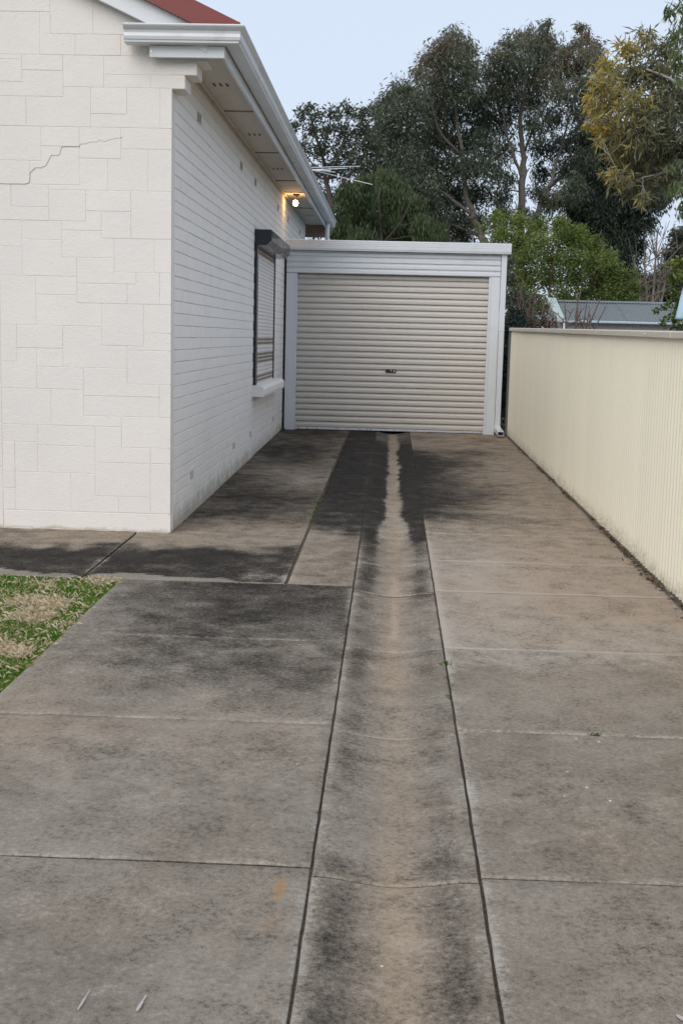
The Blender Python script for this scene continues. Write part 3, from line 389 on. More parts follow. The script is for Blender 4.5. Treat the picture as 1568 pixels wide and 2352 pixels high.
# ------------------------------------------------------------------ setting: ground, driveway, path, lawn
ys = [-300, -40, -3, 45, 120, 900]; xs_ = [-500, -60, 60, 500]
V = [(x, y, gz(y) - .10) for y in ys for x in xs_]
F_ = [(j*4+i, j*4+i+1, (j+1)*4+i+1, (j+1)*4+i) for j in range(5) for i in range(3)]
g = np_mesh('ground', V, F_, M['dirtground']); g['kind'] = 'structure'

XL, XM, XG0, XG1, XR = -1.53, -.572, -.180, .284, 1.625       # lawn edge, strip, drain edges, fence edge
def dip(x, y):
    c = (XG0 + XG1)/2; w = (XG1 - XG0)/2; t = np.clip(np.abs(np.asarray(x, float) - c)/w, 0, 1)
    return -(0.020 + 0.0010*np.clip(np.asarray(y, float), 0, 17.3)) * (0.5 + 0.5*np.cos(math.pi*t))
def gzv(y): return G0 + SLOPE*np.asarray(y, float)
def sm(a, b, x): t = np.clip((x-a)/(b-a), 0, 1); return t*t*(3-2*t)
def gau(x, y, cx, cy, rx, ry): return np.exp(-((x-cx)/rx)**2 - ((y-cy)/ry)**2)
def stains(x, y):
    n = fbm(x*1.9, y*1.7); n2 = fbm(x*6+3, y*6+1); nn = (n-.5)*1.1 + (n2-.5)*.75
    xt, yt = x, y; wx = .30*(fbm(x*2.2+4, y*1.6+9)-.5) + .10*(fbm(x*8, y*7)-.5); wy = .95*(fbm(x*1.8+1, y*1.3+5)-.5) + .30*(fbm(x*7+2, y*6)-.5)
    m = np.zeros_like(x); w = np.zeros_like(x); p = np.zeros_like(x); r = np.zeros_like(x)
    L = x < XM; S = (x >= XM) & (x < XG0) & (y > 6.91); Ln = (x < XG0) & (y <= 6.91); D = (x >= XG0) & (x <= XG1); Rr = x > XG1
    # left bay in the foreground: darkest towards the house
    x = xt + wx*(xt < XG0); y = yt + wy
    ml = .02 + .12*sm(2.6, 4.4, y) + .62*sm(4.1, 5.7, y)*(1-.55*sm(-1.05, -1.5, x)) + .12*sm(5.6, 6.3, y)
    ml -= .35*gau(x, y, -.5, 5.45, .5, .10) + .22*gau(x, y, -.9, 4.35, .9, .16) + .2*gau(x, y, -1.3, 4.9, .3, .5)
    m = np.where(Ln, ml, m); w = np.where(Ln, .10 + .25*gau(x, y, -.9, 4.3, .9, .3) + .3*sm(-.9, -1.5, x)*sm(6, 4.5, y), w)
    # bay along the house and the path before it
    mh = 1.15*sm(8.15, 7.75, y) + .28*sm(7.8, 8.4, y)*sm(9.6, 8.2, y) + .72*sm(8.4, 9.4, y)
    mh += -.35*gau(x, y, -.75, 7.22, .22, .28) + .35*gau(x, y, -1.0, 10.2, .5, .9) - .50*gau(x, y, -.75, 11.7, .28, .9) - .35*gau(x, y, -1.1, 12.6, .3, .7) + .3*gau(x, y, -1.1, 14.4, .5, 1.2) - .25*gau(x, y, -.62, 14, .12, 1.5) + .15*sm(15, 17, y)
    H = L & (y > 6.91); m = np.where(H, mh, m); w = np.where(H, .35 + .3*sm(7.8, 8.3, y) , w)
    p = np.where(H, .55*gau(x, y, -.75, 11.6, .22, .7) + .5*gau(x, y, -.74, 7.15, .2, .2) + .35*gau(x, y, -1.3, 8.7, .15, .2), p)
    # strip beside the drain
    ms = .22 + .95*sm(8.1, 9.3, y) + .35*gau(x, y, -.25, 8.4, .1, .8) - .12*sm(15.5, 17, y); m = np.where(S, ms, m); w = np.where(S, .45*sm(9, 8.3, y), w)
    x = xt; y = yt + .5*wy
    # drain
    c = .055 + .04*(fbm(y*.9, y*0+4)-.5) ; q = np.abs(x-c); wd = .036 + .05*(fbm(y*2.1, y*0+8)-.5) + .07*(fbm(x*20, y*9)-.5) + .05*sm(9.6, 8.6, y)
    far = sm(7.5, 9.3, y); dry = sm(wd, wd+.045, q)
    md = far*1.25*dry + (1-far)*(.44*gau(x, 0*y, -.115, 0, .075, 1)*(.55+.9*n) + .34*gau(x, 0*y, .205, 0, .07, 1)*(.3+1.1*n) + .30*sm(6.2, 7.4, y)*dry)
    md = (md + .14*(1-far))*(1-.45*sm(15.2, 16.6, y)); md -= .4*gau(x, y, .05, 7.75, .3, .18)
    m = np.where(D, md, m); w = np.where(D, .14 + .85*np.exp(-(q/.068)**2)*(.6+.8*n), w)
    pd = (.66*far*(1-dry)*sm(15.5, 13, y)*(.35+.9*fbm(x*9, y*2.2)) + (1-far)*(.75*np.exp(-(q/.035)**2)*sm(5.2, 6.3, y)*sm(7.6, 7.0, y)*(.2+1.2*n2) + .15*np.exp(-(q/.1)**2)))
    p = np.where(D, pd, p)
    x = xt + wx; y = yt + wy
    # right bay
    mr = .02 + .14*sm(8.5, 10.5, y) + .08*sm(4.4, 2.8, y) + 1.15*np.exp(-(np.clip(x-XG1, 0, 9)/.52)**1.3)*sm(8.6, 9.6, y)*sm(16, 13.5, y) + .30*gau(x, y, .8, 13.3, .28, .5) + .35*gau(x, y, .7, 10.6, .25, .6) + .3*gau(x, y, 1.0, 14.4, .5, .5) + .25*gau(x, y, 1.35, 16.4, .3, .3) + .3*gau(x, y, 1.05, 9.4, .5, .25) + .12*gau(x, y, 1.0, 4.0, .5, .7) + .12*sm(15, 17, y)
    mr -= .25*sm(5.2, 6.0, y)*sm(8.6, 7.6, y)
    m = np.where(Rr, mr, m); w = np.where(Rr, .12 + .70*sm(4.6, 6.6, y)*(.55+.45*sm(.35, 1.0, x)), w)
    p = np.where(Rr, .10 + .42*sm(4.9, 6.0, y)*sm(9.8, 8.0, y) + .2*gau(x, y, .62, 7.0, .2, .6) + .22*gau(x, y, 1.0, 5.6, .5, .2), p)
    x, y = xt, yt
    # chalky edges along the long joints, rust marks
    e = np.minimum(np.abs(x-XG0), np.abs(x-XG1)); p = p + .12*np.exp(-(e/.05)**2)*n*sm(9.5, 7.5, y)
    r = (.9*gau(x, y, -.262, 3.07, .022, .11) + .7*gau(x, y, -.258, 2.86, .035, .09))*(.25+1.3*n2) + .55*gau(x, y, .262, 2.62, .02, .12) + .25*gau(x, y, .42, 2.62, .12, .08)
    return m + nn*.55, np.clip(w + nn*.4, 0, 1), p + nn*.1, r

drive = None
def bed(name, x0, x1, y0, y1, nx, ny, drop, mat, parent=None, dd=True):
    X, Y = np.meshgrid(np.linspace(x0, x1, nx), np.linspace(y0, y1, ny)); Z = gzv(Y) - drop + (dip(X, Y) if dd else 0)
    V = np.stack([X.ravel(), Y.ravel(), Z.ravel()], 1); i = np.arange(nx*ny).reshape(ny, nx)
    F = np.stack([i[:-1,:-1].ravel(), i[:-1,1:].ravel(), i[1:,1:].ravel(), i[1:,:-1].ravel()], 1); return np_mesh(name, V, F, mat, parent)
drive = bed('driveway', -1.525, 1.66, -2.5, 17.9, 90, 60, .011, M['grit']); drive['kind'] = 'structure'
path = bed('path', -6.0, -1.54, 6.93, 8.6, 8, 4, .02, M['grit'], None, False); path['kind'] = 'structure'

def slab(x0, x1, y0, y1, parent, res=.035, gx=(.009, .009), gy=.0032, sag=False, far=False):
    x0 += gx[0]; x1 -= gx[1]; y0 += gy; y1 -= gy; ch = .0045
    def axis(a, b):
        n = max(2, int(round((b-a-2*ch)/res))); return np.concatenate([[a], np.linspace(a+ch, b-ch, n+1), [b]])
    ax, ay = axis(x0, x1), axis(y0, y1); X, Y = np.meshgrid(ax, ay); X = X.copy(); Y = Y.copy()
    Xe = X.copy(); j = (vnoise(Y*9+x0*50, Y*0+3)-.5)*.006
    X[:, 0] += np.abs(j[:, 0]); X[:, -1] -= np.abs(j[:, -1])
    k = (vnoise(X*8+y0*31, X*0+7)-.5)*.006; Y[0] += k[0]; Y[-1] += k[-1]
    tilt = (RNG.uniform(-.002, .002), RNG.uniform(-.0012, .0012), RNG.uniform(-.002, .002))
    Z = gzv(Y) + (dip(X, Y) if sag else 0) + tilt[0] + tilt[1]*(X-x0) + tilt[2]*(Y-y0) + (fbm(X*3, Y*3)-.5)*.004
    Z[0] -= .0035; Z[-1] -= .0035; Z[:, 0] -= .004; Z[:, -1] -= .004
    ny, nx = X.shape; m_, w_, p_, r_ = stains(np.clip(Xe.ravel(), x0+1e-4, x1-1e-4), Y.ravel())
    xr, yr = X.ravel(), Y.ravel(); ed = np.minimum(np.minimum(xr-x0, x1-xr), 1.9*np.minimum(yr-y0, y1-yr)); ew = fbm(xr*4+y0, yr*4)
    ee = np.exp(-(np.clip(ed, 0, 9)/(.014+.03*ew))**2)*(.25+1.1*ew)*(sm(9.5, 7.0, yr)*.75+.25); p_ = p_ + .50*ee; m_ = m_ - .42*ee
    V = np.stack([X.ravel(), Y.ravel(), Z.ravel()], 1); i = np.arange(nx*ny).reshape(ny, nx)
    F = [np.stack([i[:-1,:-1].ravel(), i[:-1,1:].ravel(), i[1:,1:].ravel(), i[1:,:-1].ravel()], 1)]
    ring = np.concatenate([i[0,:-1], i[:-1,-1], i[-1,:0:-1], i[:0:-1,0]]); n0 = len(V)
    lip = V[ring].copy(); lip[:, 2] -= .0015; lo = V[ring].copy(); lo[:, 2] -= .05; V = np.concatenate([V, lip, lo]); nr = len(ring); rr = np.arange(nr); r2 = (rr+1) % nr
    F.append(np.stack([ring[rr], n0+rr, n0+r2, ring[r2]], 1)); F.append(np.stack([n0+rr, n0+nr+rr, n0+nr+r2, n0+r2], 1)); F = np.concatenate(F)
    ext = lambda a, q=0.: np.concatenate([a, np.full(2*nr, q)])
    return np_mesh('slab', V, F, M['concrete'], parent, dict(mould=ext(m_, .75), warm=ext(w_), pale=ext(p_, -1.), rust=ext(r_)), smooth=True)
def run(x0, x1, cuts, parent, **k):
    for a, b in zip(cuts, cuts[1:]): slab(x0, x1, a, b, parent, **k)
run(XL, XG0, [-2.4, -.4, .8, 2.02, 3.215, 4.44, 5.65, 6.905], drive, gx=(.0, .0028))
run(XM, XG0, [6.915, 8.74, 10.85, 13.0, 15.2, 17.72], drive, gx=(.008, .004), gy=.004)
run(XG0, XG1, [-2.4, -.4, .8, 2.0, 3.155, 4.355, 5.58, 6.78, 7.64, 8.68, 9.83, 10.85, 12.2, 13.8, 15.4, 17.72], drive, gx=(.0028, .0028), gy=.0058, sag=True, res=.025)
run(XG1, XR, [-2.4, -.4, .8, 2.0, 3.185, 4.42, 5.602, 6.855, 7.77, 8.81, 10.24, 11.8, 13.45, 15.3, 16.4, 17.72], drive, gx=(.0028, .0), gy=.0050)
run(-1.765, XM, [6.915, 8.53], drive, gx=(.004, .008))
run(-1.535, XM, [8.532, 11.0, 13.75, 16.2, 17.72], drive, gx=(.0, .009), gy=.002)
run(-3.35, -1.765, [6.915, 8.53], path, gx=(.005, .005)); run(-5.0, -3.35, [6.915, 8.53], path)
lawn = bed('lawn', -7.0, -1.537, -2.5, 6.905, 60, 90, .022, M['soil'], None, False); lawn['kind'] = 'structure'

# ------------------------------------------------------------------ house
WY = 8.49                                   # plane of the gable wall
house = thing('house', (-1.53, 8.49, -1.412), 'white painted masonry house with a red roof corner and white eaves', 'house')
fw = MB()
zt = 2.46
fw.v = [(-9, WY+.0030, -1.7), (-1.545, WY+.0030, -1.7), (-1.545, WY+.0030, 1.95), (-5.3, WY+.0030, 3.75), (-9, WY+.0030, 2.0)]
fw.v += [(x, WY+.25, z) for x, y, z in fw.v]
fw.f = [(0,1,2,3,4), (9,8,7,6,5)] + [(i, (i+1) % 5, 5+(i+1) % 5, 5+i) for i in range(5)]
front = fw.build('front_wall', M['groove'], house)
def stone(poly, parent, gap=.0008, bev=.0022, depth=.012, name='stone'):
    n = len(poly); xmax = max(p[0] for p in poly)
    area = sum(poly[i][0]*poly[(i+1) % n][1] - poly[(i+1) % n][0]*poly[i][1] for i in range(n))
    P = poly if area > 0 else poly[::-1]
    def inset(d):
        o = []
        for i in range(n):
            a, b, c = P[i-1], P[i], P[(i+1) % n]
            e1 = (b[0]-a[0], b[1]-a[1]); e2 = (c[0]-b[0], c[1]-b[1]); l1 = math.hypot(*e1); l2 = math.hypot(*e2)
            n1 = (-e1[1]/l1, e1[0]/l1); n2 = (-e2[1]/l2, e2[0]/l2)
            x, z = b[0] + d*(n1[0]+n2[0]), b[1] + d*(n1[1]+n2[1])
            if b[0] > -1.535: x = b[0] - (d-gap if d > gap else 0)      # flush at the house corner
            o.append((x, z))
        return o
    dj = RNG.uniform(-.0008, .0008); A, B = inset(gap), inset(gap+bev); m = MB()
    m.v = [(x, WY+.02, z) for x, z in A] + [(x, WY+bev*.9+dj, z) for x, z in A] + [(x, WY+dj, z) for x, z in B]
    for r in (0, n): m.f += [(r+i, r+(i+1) % n, r+n+(i+1) % n, r+n+i) for i in range(n)]
    m.f.append(tuple(range(2*n, 3*n))); return m.build(name, M['render'], parent)
for P in STONES:
    if max(p[1] for p in P) < -1.2 and min(p[0] for p in P) < -2.6 and max(p[0] for p in P) > -1.6:   # plinth course with a ragged foot
        z1 = max(p[1] for p in P); xs2 = np.linspace(-2.72, -1.53, 60); m = MB()
        zb = [(-1.409 + .022*max(0, fbm(x*9, .5)-.45)*2*(1 if x < -1.78 else .2)) for x in xs2]
        for x, z in zip(xs2, zb): m.v += [(x, WY+.02, z), (x, WY, z), (x, WY, z1-.006), (x, WY+.006, z1-.003)]
        for i in range(59):
            for q in range(3): m.f.append((4*i+q, 4*i+4+q, 4*i+5+q, 4*i+1+q))
        m.build('stone', M['render'], front)
    else: stone(P, front)
rr = random.Random(11); z = -1.412       # ashlar carries on past the left edge of the frame
while z < 2.2:
    h = rr.choice((.13, .17, .21, .27)); x = -2.725
    while x > -3.9:
        w = rr.uniform(.16, .36); stone([(x-w, z), (x, z), (x, z+h), (x-w, z+h)], front); x -= w
    z += h
cr = MB()
for i, ((x0, z0), (x1, z1)) in enumerate(zip(CRACK, CRACK[1:])):
    w = .0008*(1.8 - 1.3*i/len(CRACK)); d = Vector((x1-x0, z1-z0)).normalized(); nx, nz = -d.y*w, d.x*w
    b = len(cr.v); cr.v += [(x0+nx, WY-.0022, z0+nz), (x0-nx, WY-.0022, z0-nz), (x1-nx, WY-.0022, z1-nz), (x1+nx, WY-.0022, z1+nz)]
    cr.v += [(v[0], WY+.004, v[2]) for v in cr.v[b:b+4]]; cr.f += [(b, b+1, b+2, b+3), (b, b+1, b+5, b+4), (b+2, b+3, b+7, b+6), (b+1, b+2, b+6, b+5), (b+3, b, b+4, b+7)]
cr.build('crack', M['crack'], house)
# corner return of the render, corbelled eave bracket
MB().cbox(-1.545, -1.530, WY+.012, WY+.125, -1.5, 1.62, .003).build('corner_return', M['render'], house)
MB().cbox(-1.548, -1.440, WY+.0006, WY+.235, 1.622, 1.7118, .005).build('corbel', M['render'], house)
MB().cbox(-1.548, -1.362, WY+.0009, WY+.235, 1.712, 1.7958, .005).build('corbel', M['render'], house)
MB().cbox(-1.548, -1.290, WY+.0012, WY+.235, 1.796, 1.835, .005).build('corbel', M['render'], house)

# side wall of painted bricks
HE = 21.25                                   # far end of the house
sw = MB(); sw.box(-1.80, -1.5355, WY+.10, HE, -1.7, 1.95); side = sw.build('side_wall', M['mortar'], house)
CH, BL, Z0 = .086, .240, -.04
def in_open(y0, y1, z0, z1): return y1 > 13.66 and y0 < 15.92 and z1 > -.57 and z0 < 1.09
VENT_LO = [(9.30, -1.16), (11.86, -1.16), (13.30, -1.16), (15.9, -1.16)]
VENT_HI = [(9.55, 1.58), (12.2, 1.58), (13.46, 1.58), (16.10, 1.58), (17.62, 1.58), (19.85, 1.58)]
def in_vent(y0, y1, z0, z1):
    for (vy, vz) in VENT_LO + VENT_HI:
        if y1 > vy+.01 and y0 < vy+.22 and z1 > vz+.03 and z0 < vz+.10: return True
    return False
bricks = []
for r in range(-16, 23):
    zb = Z0 + r*CH; zt_ = zb + CH
    if zt_ > 1.93 or zt_ < -1.42: continue
    y = WY + .126 - (BL/2 if r % 2 else 0)
    while y < HE:
        a, b = max(y, WY+.126), min(y+BL, HE); y += BL
        if b - a < .03 or in_open(a, b, zb, zt_): continue
        bricks.append((a, b, zb, zt_))
def brick_geo(l, h):                          # local: face at x=0, y 0..l, z 0..h; bed joints raked, perpends struck flush
    gy, gz_, bv = .0012, .0026, .0030
    o = [(-.03, gy, gz_), (-.03, l-gy, gz_), (-.03, l-gy, h-gz_), (-.03, gy, h-gz_)]
    A = [(-bv, gy, gz_), (-bv, l-gy, gz_), (-bv, l-gy, h-gz_), (-bv, gy, h-gz_)]
    B = [(0, gy+.0014, gz_+bv), (0, l-gy-.0014, gz_+bv), (0, l-gy-.0014, h-gz_-bv), (0, gy+.0014, h-gz_-bv)]
    return o+A+B, [(i, (i+1) % 4, 4+(i+1) % 4, 4+i) for i in range(4)] + [(4+i, 4+(i+1) % 4, 8+(i+1) % 4, 8+i) for i in range(4)] + [(8,9,10,11)]
bricks.sort(key=lambda q: q[0]); cache = {}; rv, rf = [], []; n_obj = 0
so = off(side)
for (a, b, zb, zt_) in bricks:
    l = round(b-a, 3); hole = in_vent(a, b, zb, zt_)
    if n_obj < 300:
        if l not in cache:
            v, f = brick_geo(l, CH); me = bpy.data.meshes.new('brick'); me.from_pydata(v, [], f); me.materials.append(M['brick']); me.update(); cache[l] = me
        o = bpy.data.objects.new('brick', cache[l]); o.location = Vector((-1.530 + RNG.uniform(-.0005, .0005), a, zb + RNG.uniform(-.0012, .0012))) - so; link(o, side); n_obj += 1
    else:
        v, f = brick_geo(l, CH); n = len(rv); d = RNG.uniform(-.0005, .0005); zb += RNG.uniform(-.0012, .0012)
        rv += [(-1.530+d+x, a+yy, zb+z) for x, yy, z in v]; rf += [tuple(i+n for i in q) for q in f]
rb = np_mesh('brickwork', rv, rf, M['brick'], side); rb['kind'] = 'stuff'; rb['label'] = 'white painted bricks further along the wall'
for (vy, vz) in VENT_LO:                      # recessed wall vents with slots
    v = MB().cbox(-1.549, -1.5275, vy+.012, vy+.215, vz-.005, vz+.12, .002).build('air_vent', M['brick'], house)
    s_ = MB()
    for k in range(3): s_.box(-1.545, -1.5268, vy+.035+k*.06, vy+.05+k*.06, vz+.03, vz+.095)
    s_.build('vent_slot', M['slot'], v)
for (vy, vz) in VENT_HI:
    v = MB().cbox(-1.549, -1.5280, vy+.005, vy+.22, vz+.005, vz+.10, .002).build('air_vent', M['soffit'], house)
    s_ = MB()
    for k in range(3): s_.box(-1.545, -1.5272, vy+.03+k*.06, vy+.055+k*.06, vz+.02, vz+.085)
    s_.build('vent_slot', M['slot'], v)

# eave: soffit sheets, battens, vents, fascia, gutter
SZ = 1.91; EAVE_END = 21.75
sof = MB().box(-1.9, -1.175, WY+.01, EAVE_END, SZ+.012, SZ+.03).build('soffit', M['soffit'], house)
cuts = [WY+.02, 10.90, 13.29, 15.62, 16.86, 18.9, EAVE_END-.02]
for i, (a, b) in enumerate(zip(cuts, cuts[1:])):
    MB().box(-1.532, -1.174, a+.003, b-.003, SZ+RNG.uniform(0, .0015), SZ+.011).build('sheet', M['soffit'], sof)
    if i: MB().cbox(-1.531, -1.175, a-.016, a+.016, SZ-.008, SZ+.004, .002).build('batten', M['strip'], sof)
MB().cbox(-1.531, -1.506, WY+.24, HE, SZ-.022, SZ-.0005, .003).build('cornice_strip', M['soffit'], house)
for vy in (9.78, 12.13, 14.56, 17.56, 20.06):
    v = MB().cbox(-1.465, -1.315, vy-.075, vy+.075, SZ-.003, SZ+.004, .001).build('eave_vent', M['soffit'], house)
    s_ = MB()
    for k in range(3): s_.box(-1.44+k*.05, -1.425+k*.05, vy-.06, vy+.06, SZ-.0045, SZ-.002)
    s_.build('vent_slot', M['slot'], v)
MB().cbox(-1.190, -1.168, 8.4385, EAVE_END, 1.812, 1.995, .002).build('fascia', M['gutter'], house)
MB().cbox(-1.668, -1.166, 8.4120, 8.437, 1.8100, 1.886, .003).build('fascia', M['trim'], house)
MB().tube([(-1.655, 8.4125, 1.846), (-1.655, 8.408, 1.846)], [.007, .006], 10).build('bolt', M['alu'], house)
MB().cbox(-1.80, -1.19, EAVE_END+.001, EAVE_END+.035, 1.70, 1.93, .003).build('rear_fascia', M['strip'], house)
gp = [(0,0), (.086,0), (.093,.004), (.094,.017), (.101,.021), (.106,.040), (.101,.062), (.104,.078), (.118,.088), (.126,.096), (.131,.1), (.134,.108), (.130,.115), (.122,.116), (.116,.110), (.112,.098), (.095,.085), (.092,.06), (.097,.040), (.09,.025), (.085,.008), (.004,.006), (.004,.116), (0,.116)]
# side gutter with mitred corner into the short return across the gable
GX, GY, GZ = -1.156, 8.437, 1.888
m = MB(); n = len(gp); rings = []
for u, w in gp: m.v.append((-1.82, GY-u, GZ+w))
for u, w in gp: m.v.append((GX+u, GY-u, GZ+w))
for u, w in gp: m.v.append((GX+u, EAVE_END+.06, GZ+w-.02))
for s_ in (0, n): m.f += [(s_+i, s_+(i+1) % n, s_+n+(i+1) % n, s_+n+i) for i in range(n)]
m.build('gutter', M['gutter'], house)
MB().extrude(gp[:12]+[(.122,.112), (0,.112)], -1.823, -1.8205, lambda u, w, t: (t, GY-u, GZ+w)).build('gutter_end_cap', M['trim'], house)
# roof: red steel, white barge board, red barge cap
def rz(x, base): return base + (-1.27 - x)*.46
rf_ = MB()
for y0, y1, x0, x1, t0, t1 in ((8.40, EAVE_END+.05, -1.10, -5.3, 2.03, 2.05),):
    rf_.v = [(x0, y0, 2.01), (x0, y1, 2.01), (x1, y1, 2.01+(x0-x1)*.46), (x1, y0, 2.01+(x0-x1)*.46), (x0, y0, 2.035), (x0, y1, 2.035), (x1, y1, 2.035+(x0-x1)*.46), (x1, y0, 2.035+(x0-x1)*.46),
             (-9.5, y0, 2.01), (-9.5, y1, 2.01), (-9.5, y1, 2.035), (-9.5, y0, 2.035)]
    rf_.f = [(0,1,2,3), (4,5,6,7), (0,1,5,4), (0,3,7,4), (1,2,6,5), (3,2,9,8), (7,6,10,11), (3,8,11,7), (8,9,10,11), (2,9,10,6)]
rf_.build('roof', M['roof_red'], house)
def slanted(x0, x1, zlo, zhi, y0, y1, name, mat, cut=None):
    m = MB(); P = [(x0, zlo(x0)), (x1, zlo(x1)), (x1, zhi(x1)), (x0, zhi(x0))]
    m.v = [(x, y0, z) for x, z in P] + [(x, y1, z) for x, z in P]
    m.f = [(0,1,2,3), (7,6,5,4), (0,1,5,4), (1,2,6,5), (2,3,7,6), (3,0,4,7)]; return m.build(name, mat, house)
lo1 = lambda x: 2.028 + (-1.692-x)*.453; hi1 = lambda x: 2.02 + (-1.285-x)*.463
slanted(-5.3, -1.285, lo1, hi1, 8.405, 8.470, 'barge_board', M['trim'])
slanted(-5.3, -1.062, lambda x: hi1(x)-.02, lambda x: 2.028 + (-1.062-x)*.460, 8.36, 8.40, 'barge_cap', M['roof_red'])
slanted(-5.3, -1.25, lambda x: hi1(x)-.045, lambda x: hi1(x)-.018, 8.352, 8.404, 'barge_cap_lip', M['roof_red'])
MB().cbox(-1.30, -1.058, 8.352, 8.43, 1.985, 2.03, .003).build('roof_corner_flashing', M['roof_red'], house)
# far downpipe from the gutter to the garage roof
MB().tube([(-1.132, 20.8, 1.93), (-1.132, 20.8, 1.30)], [.038, .038], 12).build('downpipe', M['trim'], house, True)

# window: roller shutter, charcoal box and guides, bullnose sill
sh = MB().box(-1.60, -1.556, 13.62, 15.95, -.57, 1.12).build('window_shutter', M['slot'], house)
zt2, zb2, pit = .985, -.548, .0425
ns = int((zt2-zb2)/pit)
brown = {ns-1, ns-2, 0, 1, 5, 6, 7, 10, 11}
zs = zb2
for k in range(ns):
    m = MB(); z0 = zb2 + k*pit; prof = [(-1.550, z0+.0006), (-1.5385, z0+.0025), (-1.5345, z0+.010), (-1.5335, z0+.021), (-1.5355, z0+.035), (-1.5385, z0+.0405), (-1.550, z0+pit-.0006)]
    m.extrude(prof, 13.70, 15.87, lambda u, w, t: (u, t, w)).build('slat', M['slat_brown'] if k in brown else M['slat'], sh)
MB().cbox(-1.548, -1.498, 13.57, 13.705, -.562, 1.0, .003).build('shutter_guide', M['dark_frame'], house)
MB().cbox(-1.548, -1.522, 15.865, 15.945, -.562, 1.0, .003).build('shutter_guide', M['dark_frame'], house)
hp = [(-1.545, .965), (-1.40, .965), (-1.343, 1.02), (-1.343, 1.128), (-1.349, 1.134), (-1.545, 1.134)]
MB().extrude(hp, 13.56, 15.96, lambda u, w, t: (u, t, w)).build('shutter_box', M['dark_frame'], house)
MB().cbox(-1.40, -1.348, 15.0, 15.02, .955, .966, .001).build('shutter_box_clip', M['alu'], house)
sp_ = [(-1.55, -.690), (-1.405, -.690), (-1.399, -.660)] + [(-1.455+.056*math.cos(a), -.620+.05*math.sin(a)) for a in [i*math.pi/12 for i in range(-1, 7)]] + [(-1.55, -.562)]
MB().extrude(sp_, 13.53, 16.12, lambda u, w, t: (u, t, w)).build('window_sill', M['brick'], house)

# ------------------------------------------------------------------ bare bulb under the eave
lamp = thing('eave_lamp', (-1.365, 17.08, SZ), 'lit bare globe light hanging under the white eave', 'lamp')
MB().cbox(-1.405, -1.318, 17.05, 17.11, SZ-.018, SZ-.0005, .003).build('batten_plate', M['slot'], lamp)
MB().tube([(-1.362, 17.08, SZ-.017), (-1.366, 17.08, SZ-.05), (-1.368, 17.08, SZ-.092)], [.02, .021, .017], 12).build('lamp_holder', M['strip'], lamp)
t = NT('lit_globe'); t.b.inputs['Base Color'].default_value = (.9, .8, .6, 1); t.b.inputs['Emission Color'].default_value = (1, .56, .20, 1); t.b.inputs['Emission Strength'].default_value = 45; M['bulb'] = t.m
bm = bmesh.new(); bmesh.ops.create_uvsphere(bm, u_segments=20, v_segments=14, radius=.036)
for v in bm.verts:
    v.co.z *= 1.06
me = bpy.data.meshes.new('globe'); bm.to_mesh(me); bm.free(); me.materials.append(M['bulb']); me.polygons.foreach_set('use_smooth', [True]*len(me.polygons))
o = bpy.data.objects.new('globe', me); o.location = (-.007, 0, -.122); link(o, lamp)

# ------------------------------------------------------------------ garage
GYF = 17.30; gb = gz(17.3)
gar = thing('garage', (0, 17.3, gb), 'white steel garage with a cream roller door at the end of the drive', 'garage')
MB().box(-1.50, -1.46, GYF+.16, 23.5, gb, 1.20).box(1.43, 1.47, GYF+.16, 23.5, gb, 1.20).box(-1.46, 1.43, 23.46, 23.5, gb, 1.2).build('side_wall', M['steel_white'], gar)
MB().box(-1.515, 1.56, GYF+.02, 23.55, 1.21, 1.24).build('roof', M['zinc'], gar)
fp = [(0, 1.176), (.012, 1.172), (.016, 1.19), (.020, 1.2), (.020, 1.232), (.017, 1.236), (.020, 1.24), (.020, 1.258), (.017, 1.262), (.020, 1.266), (.020, 1.284), (.017, 1.288), (.020, 1.292), (.020, 1.308), (.012, 1.315), (0, 1.315)]
MB().extrude(fp, -1.513, 1.606, lambda u, w, t: (t, GYF-.075-u, w)).build('fascia', M['steel_white'], gar)
MB().cbox(-1.505, 1.598, GYF-.074, GYF+.02, 1.178, 1.210, .002).build('fascia_lining', M['steel_white'], gar)
hd = []
zz = .862
for k in range(4):
    hd += [(0, zz), (.018, zz+.010), (.018, zz+.048), (0, zz+.060), (0, zz+.077)]; zz += .077
hd = [(-.012, .862)] + hd + [(-.012, zz)]
head = MB().extrude(hd, -1.497, 1.474, lambda u, w, t: (t, GYF-.005-u, w)).build('header_sheet', M['steel_white'], gar)
for xx in (-1.44, -.85, -.05, .62, 1.4):
    for kz in (0, 1, 2, 3): MB().tube([(xx, GYF-.006, .862+.0685+kz*.077), (xx, GYF-.014, .862+.0685+kz*.077)], [.006, .005], 6).build('screw', M['alu'], head)
MB().cbox(-1.497, -1.372, GYF-.02, GYF+.15, gb-.03, .861, .004).build('jamb', M['steel_white'], gar)
MB().cbox(-1.3718, -1.342, GYF-.008, GYF+.15, gb-.03, .861, .003).build('jamb_lip', M['steel_white'], gar)
MB().cbox(1.352, 1.476, GYF-.02, GYF+.15, gb-.03, .861, .004).build('jamb', M['steel_white'], gar)
MB().cbox(1.322, 1.3518, GYF-.008, GYF+.15, gb-.03, .861, .003).build('jamb_lip', M['steel_white'], gar)
MB().box(-1.372, 1.352, GYF+.09, GYF+.13, .80, 1.17).build('lintel', M['slot'], gar)
NR = 26; dz0, dz1 = gb+.035, .875; pp = (dz1-dz0)/NR; dp = []
for k in range(NR):
    z0 = dz0 + k*pp
    dp += [(.000, z0), (.000, z0+.06*pp), (.024, z0+.085*pp), (.027, z0+.15*pp), (.028, z0+.30*pp), (.028, z0+.56*pp), (.025, z0+.65*pp), (.012, z0+.83*pp), (.003, z0+.95*pp)]
dp.append((.0, dz1)); m = MB(); nd = len(dp)
for xx in (-1.345, 1.326): m.v += [(xx, GYF+.075-u, w) for u, w in dp]
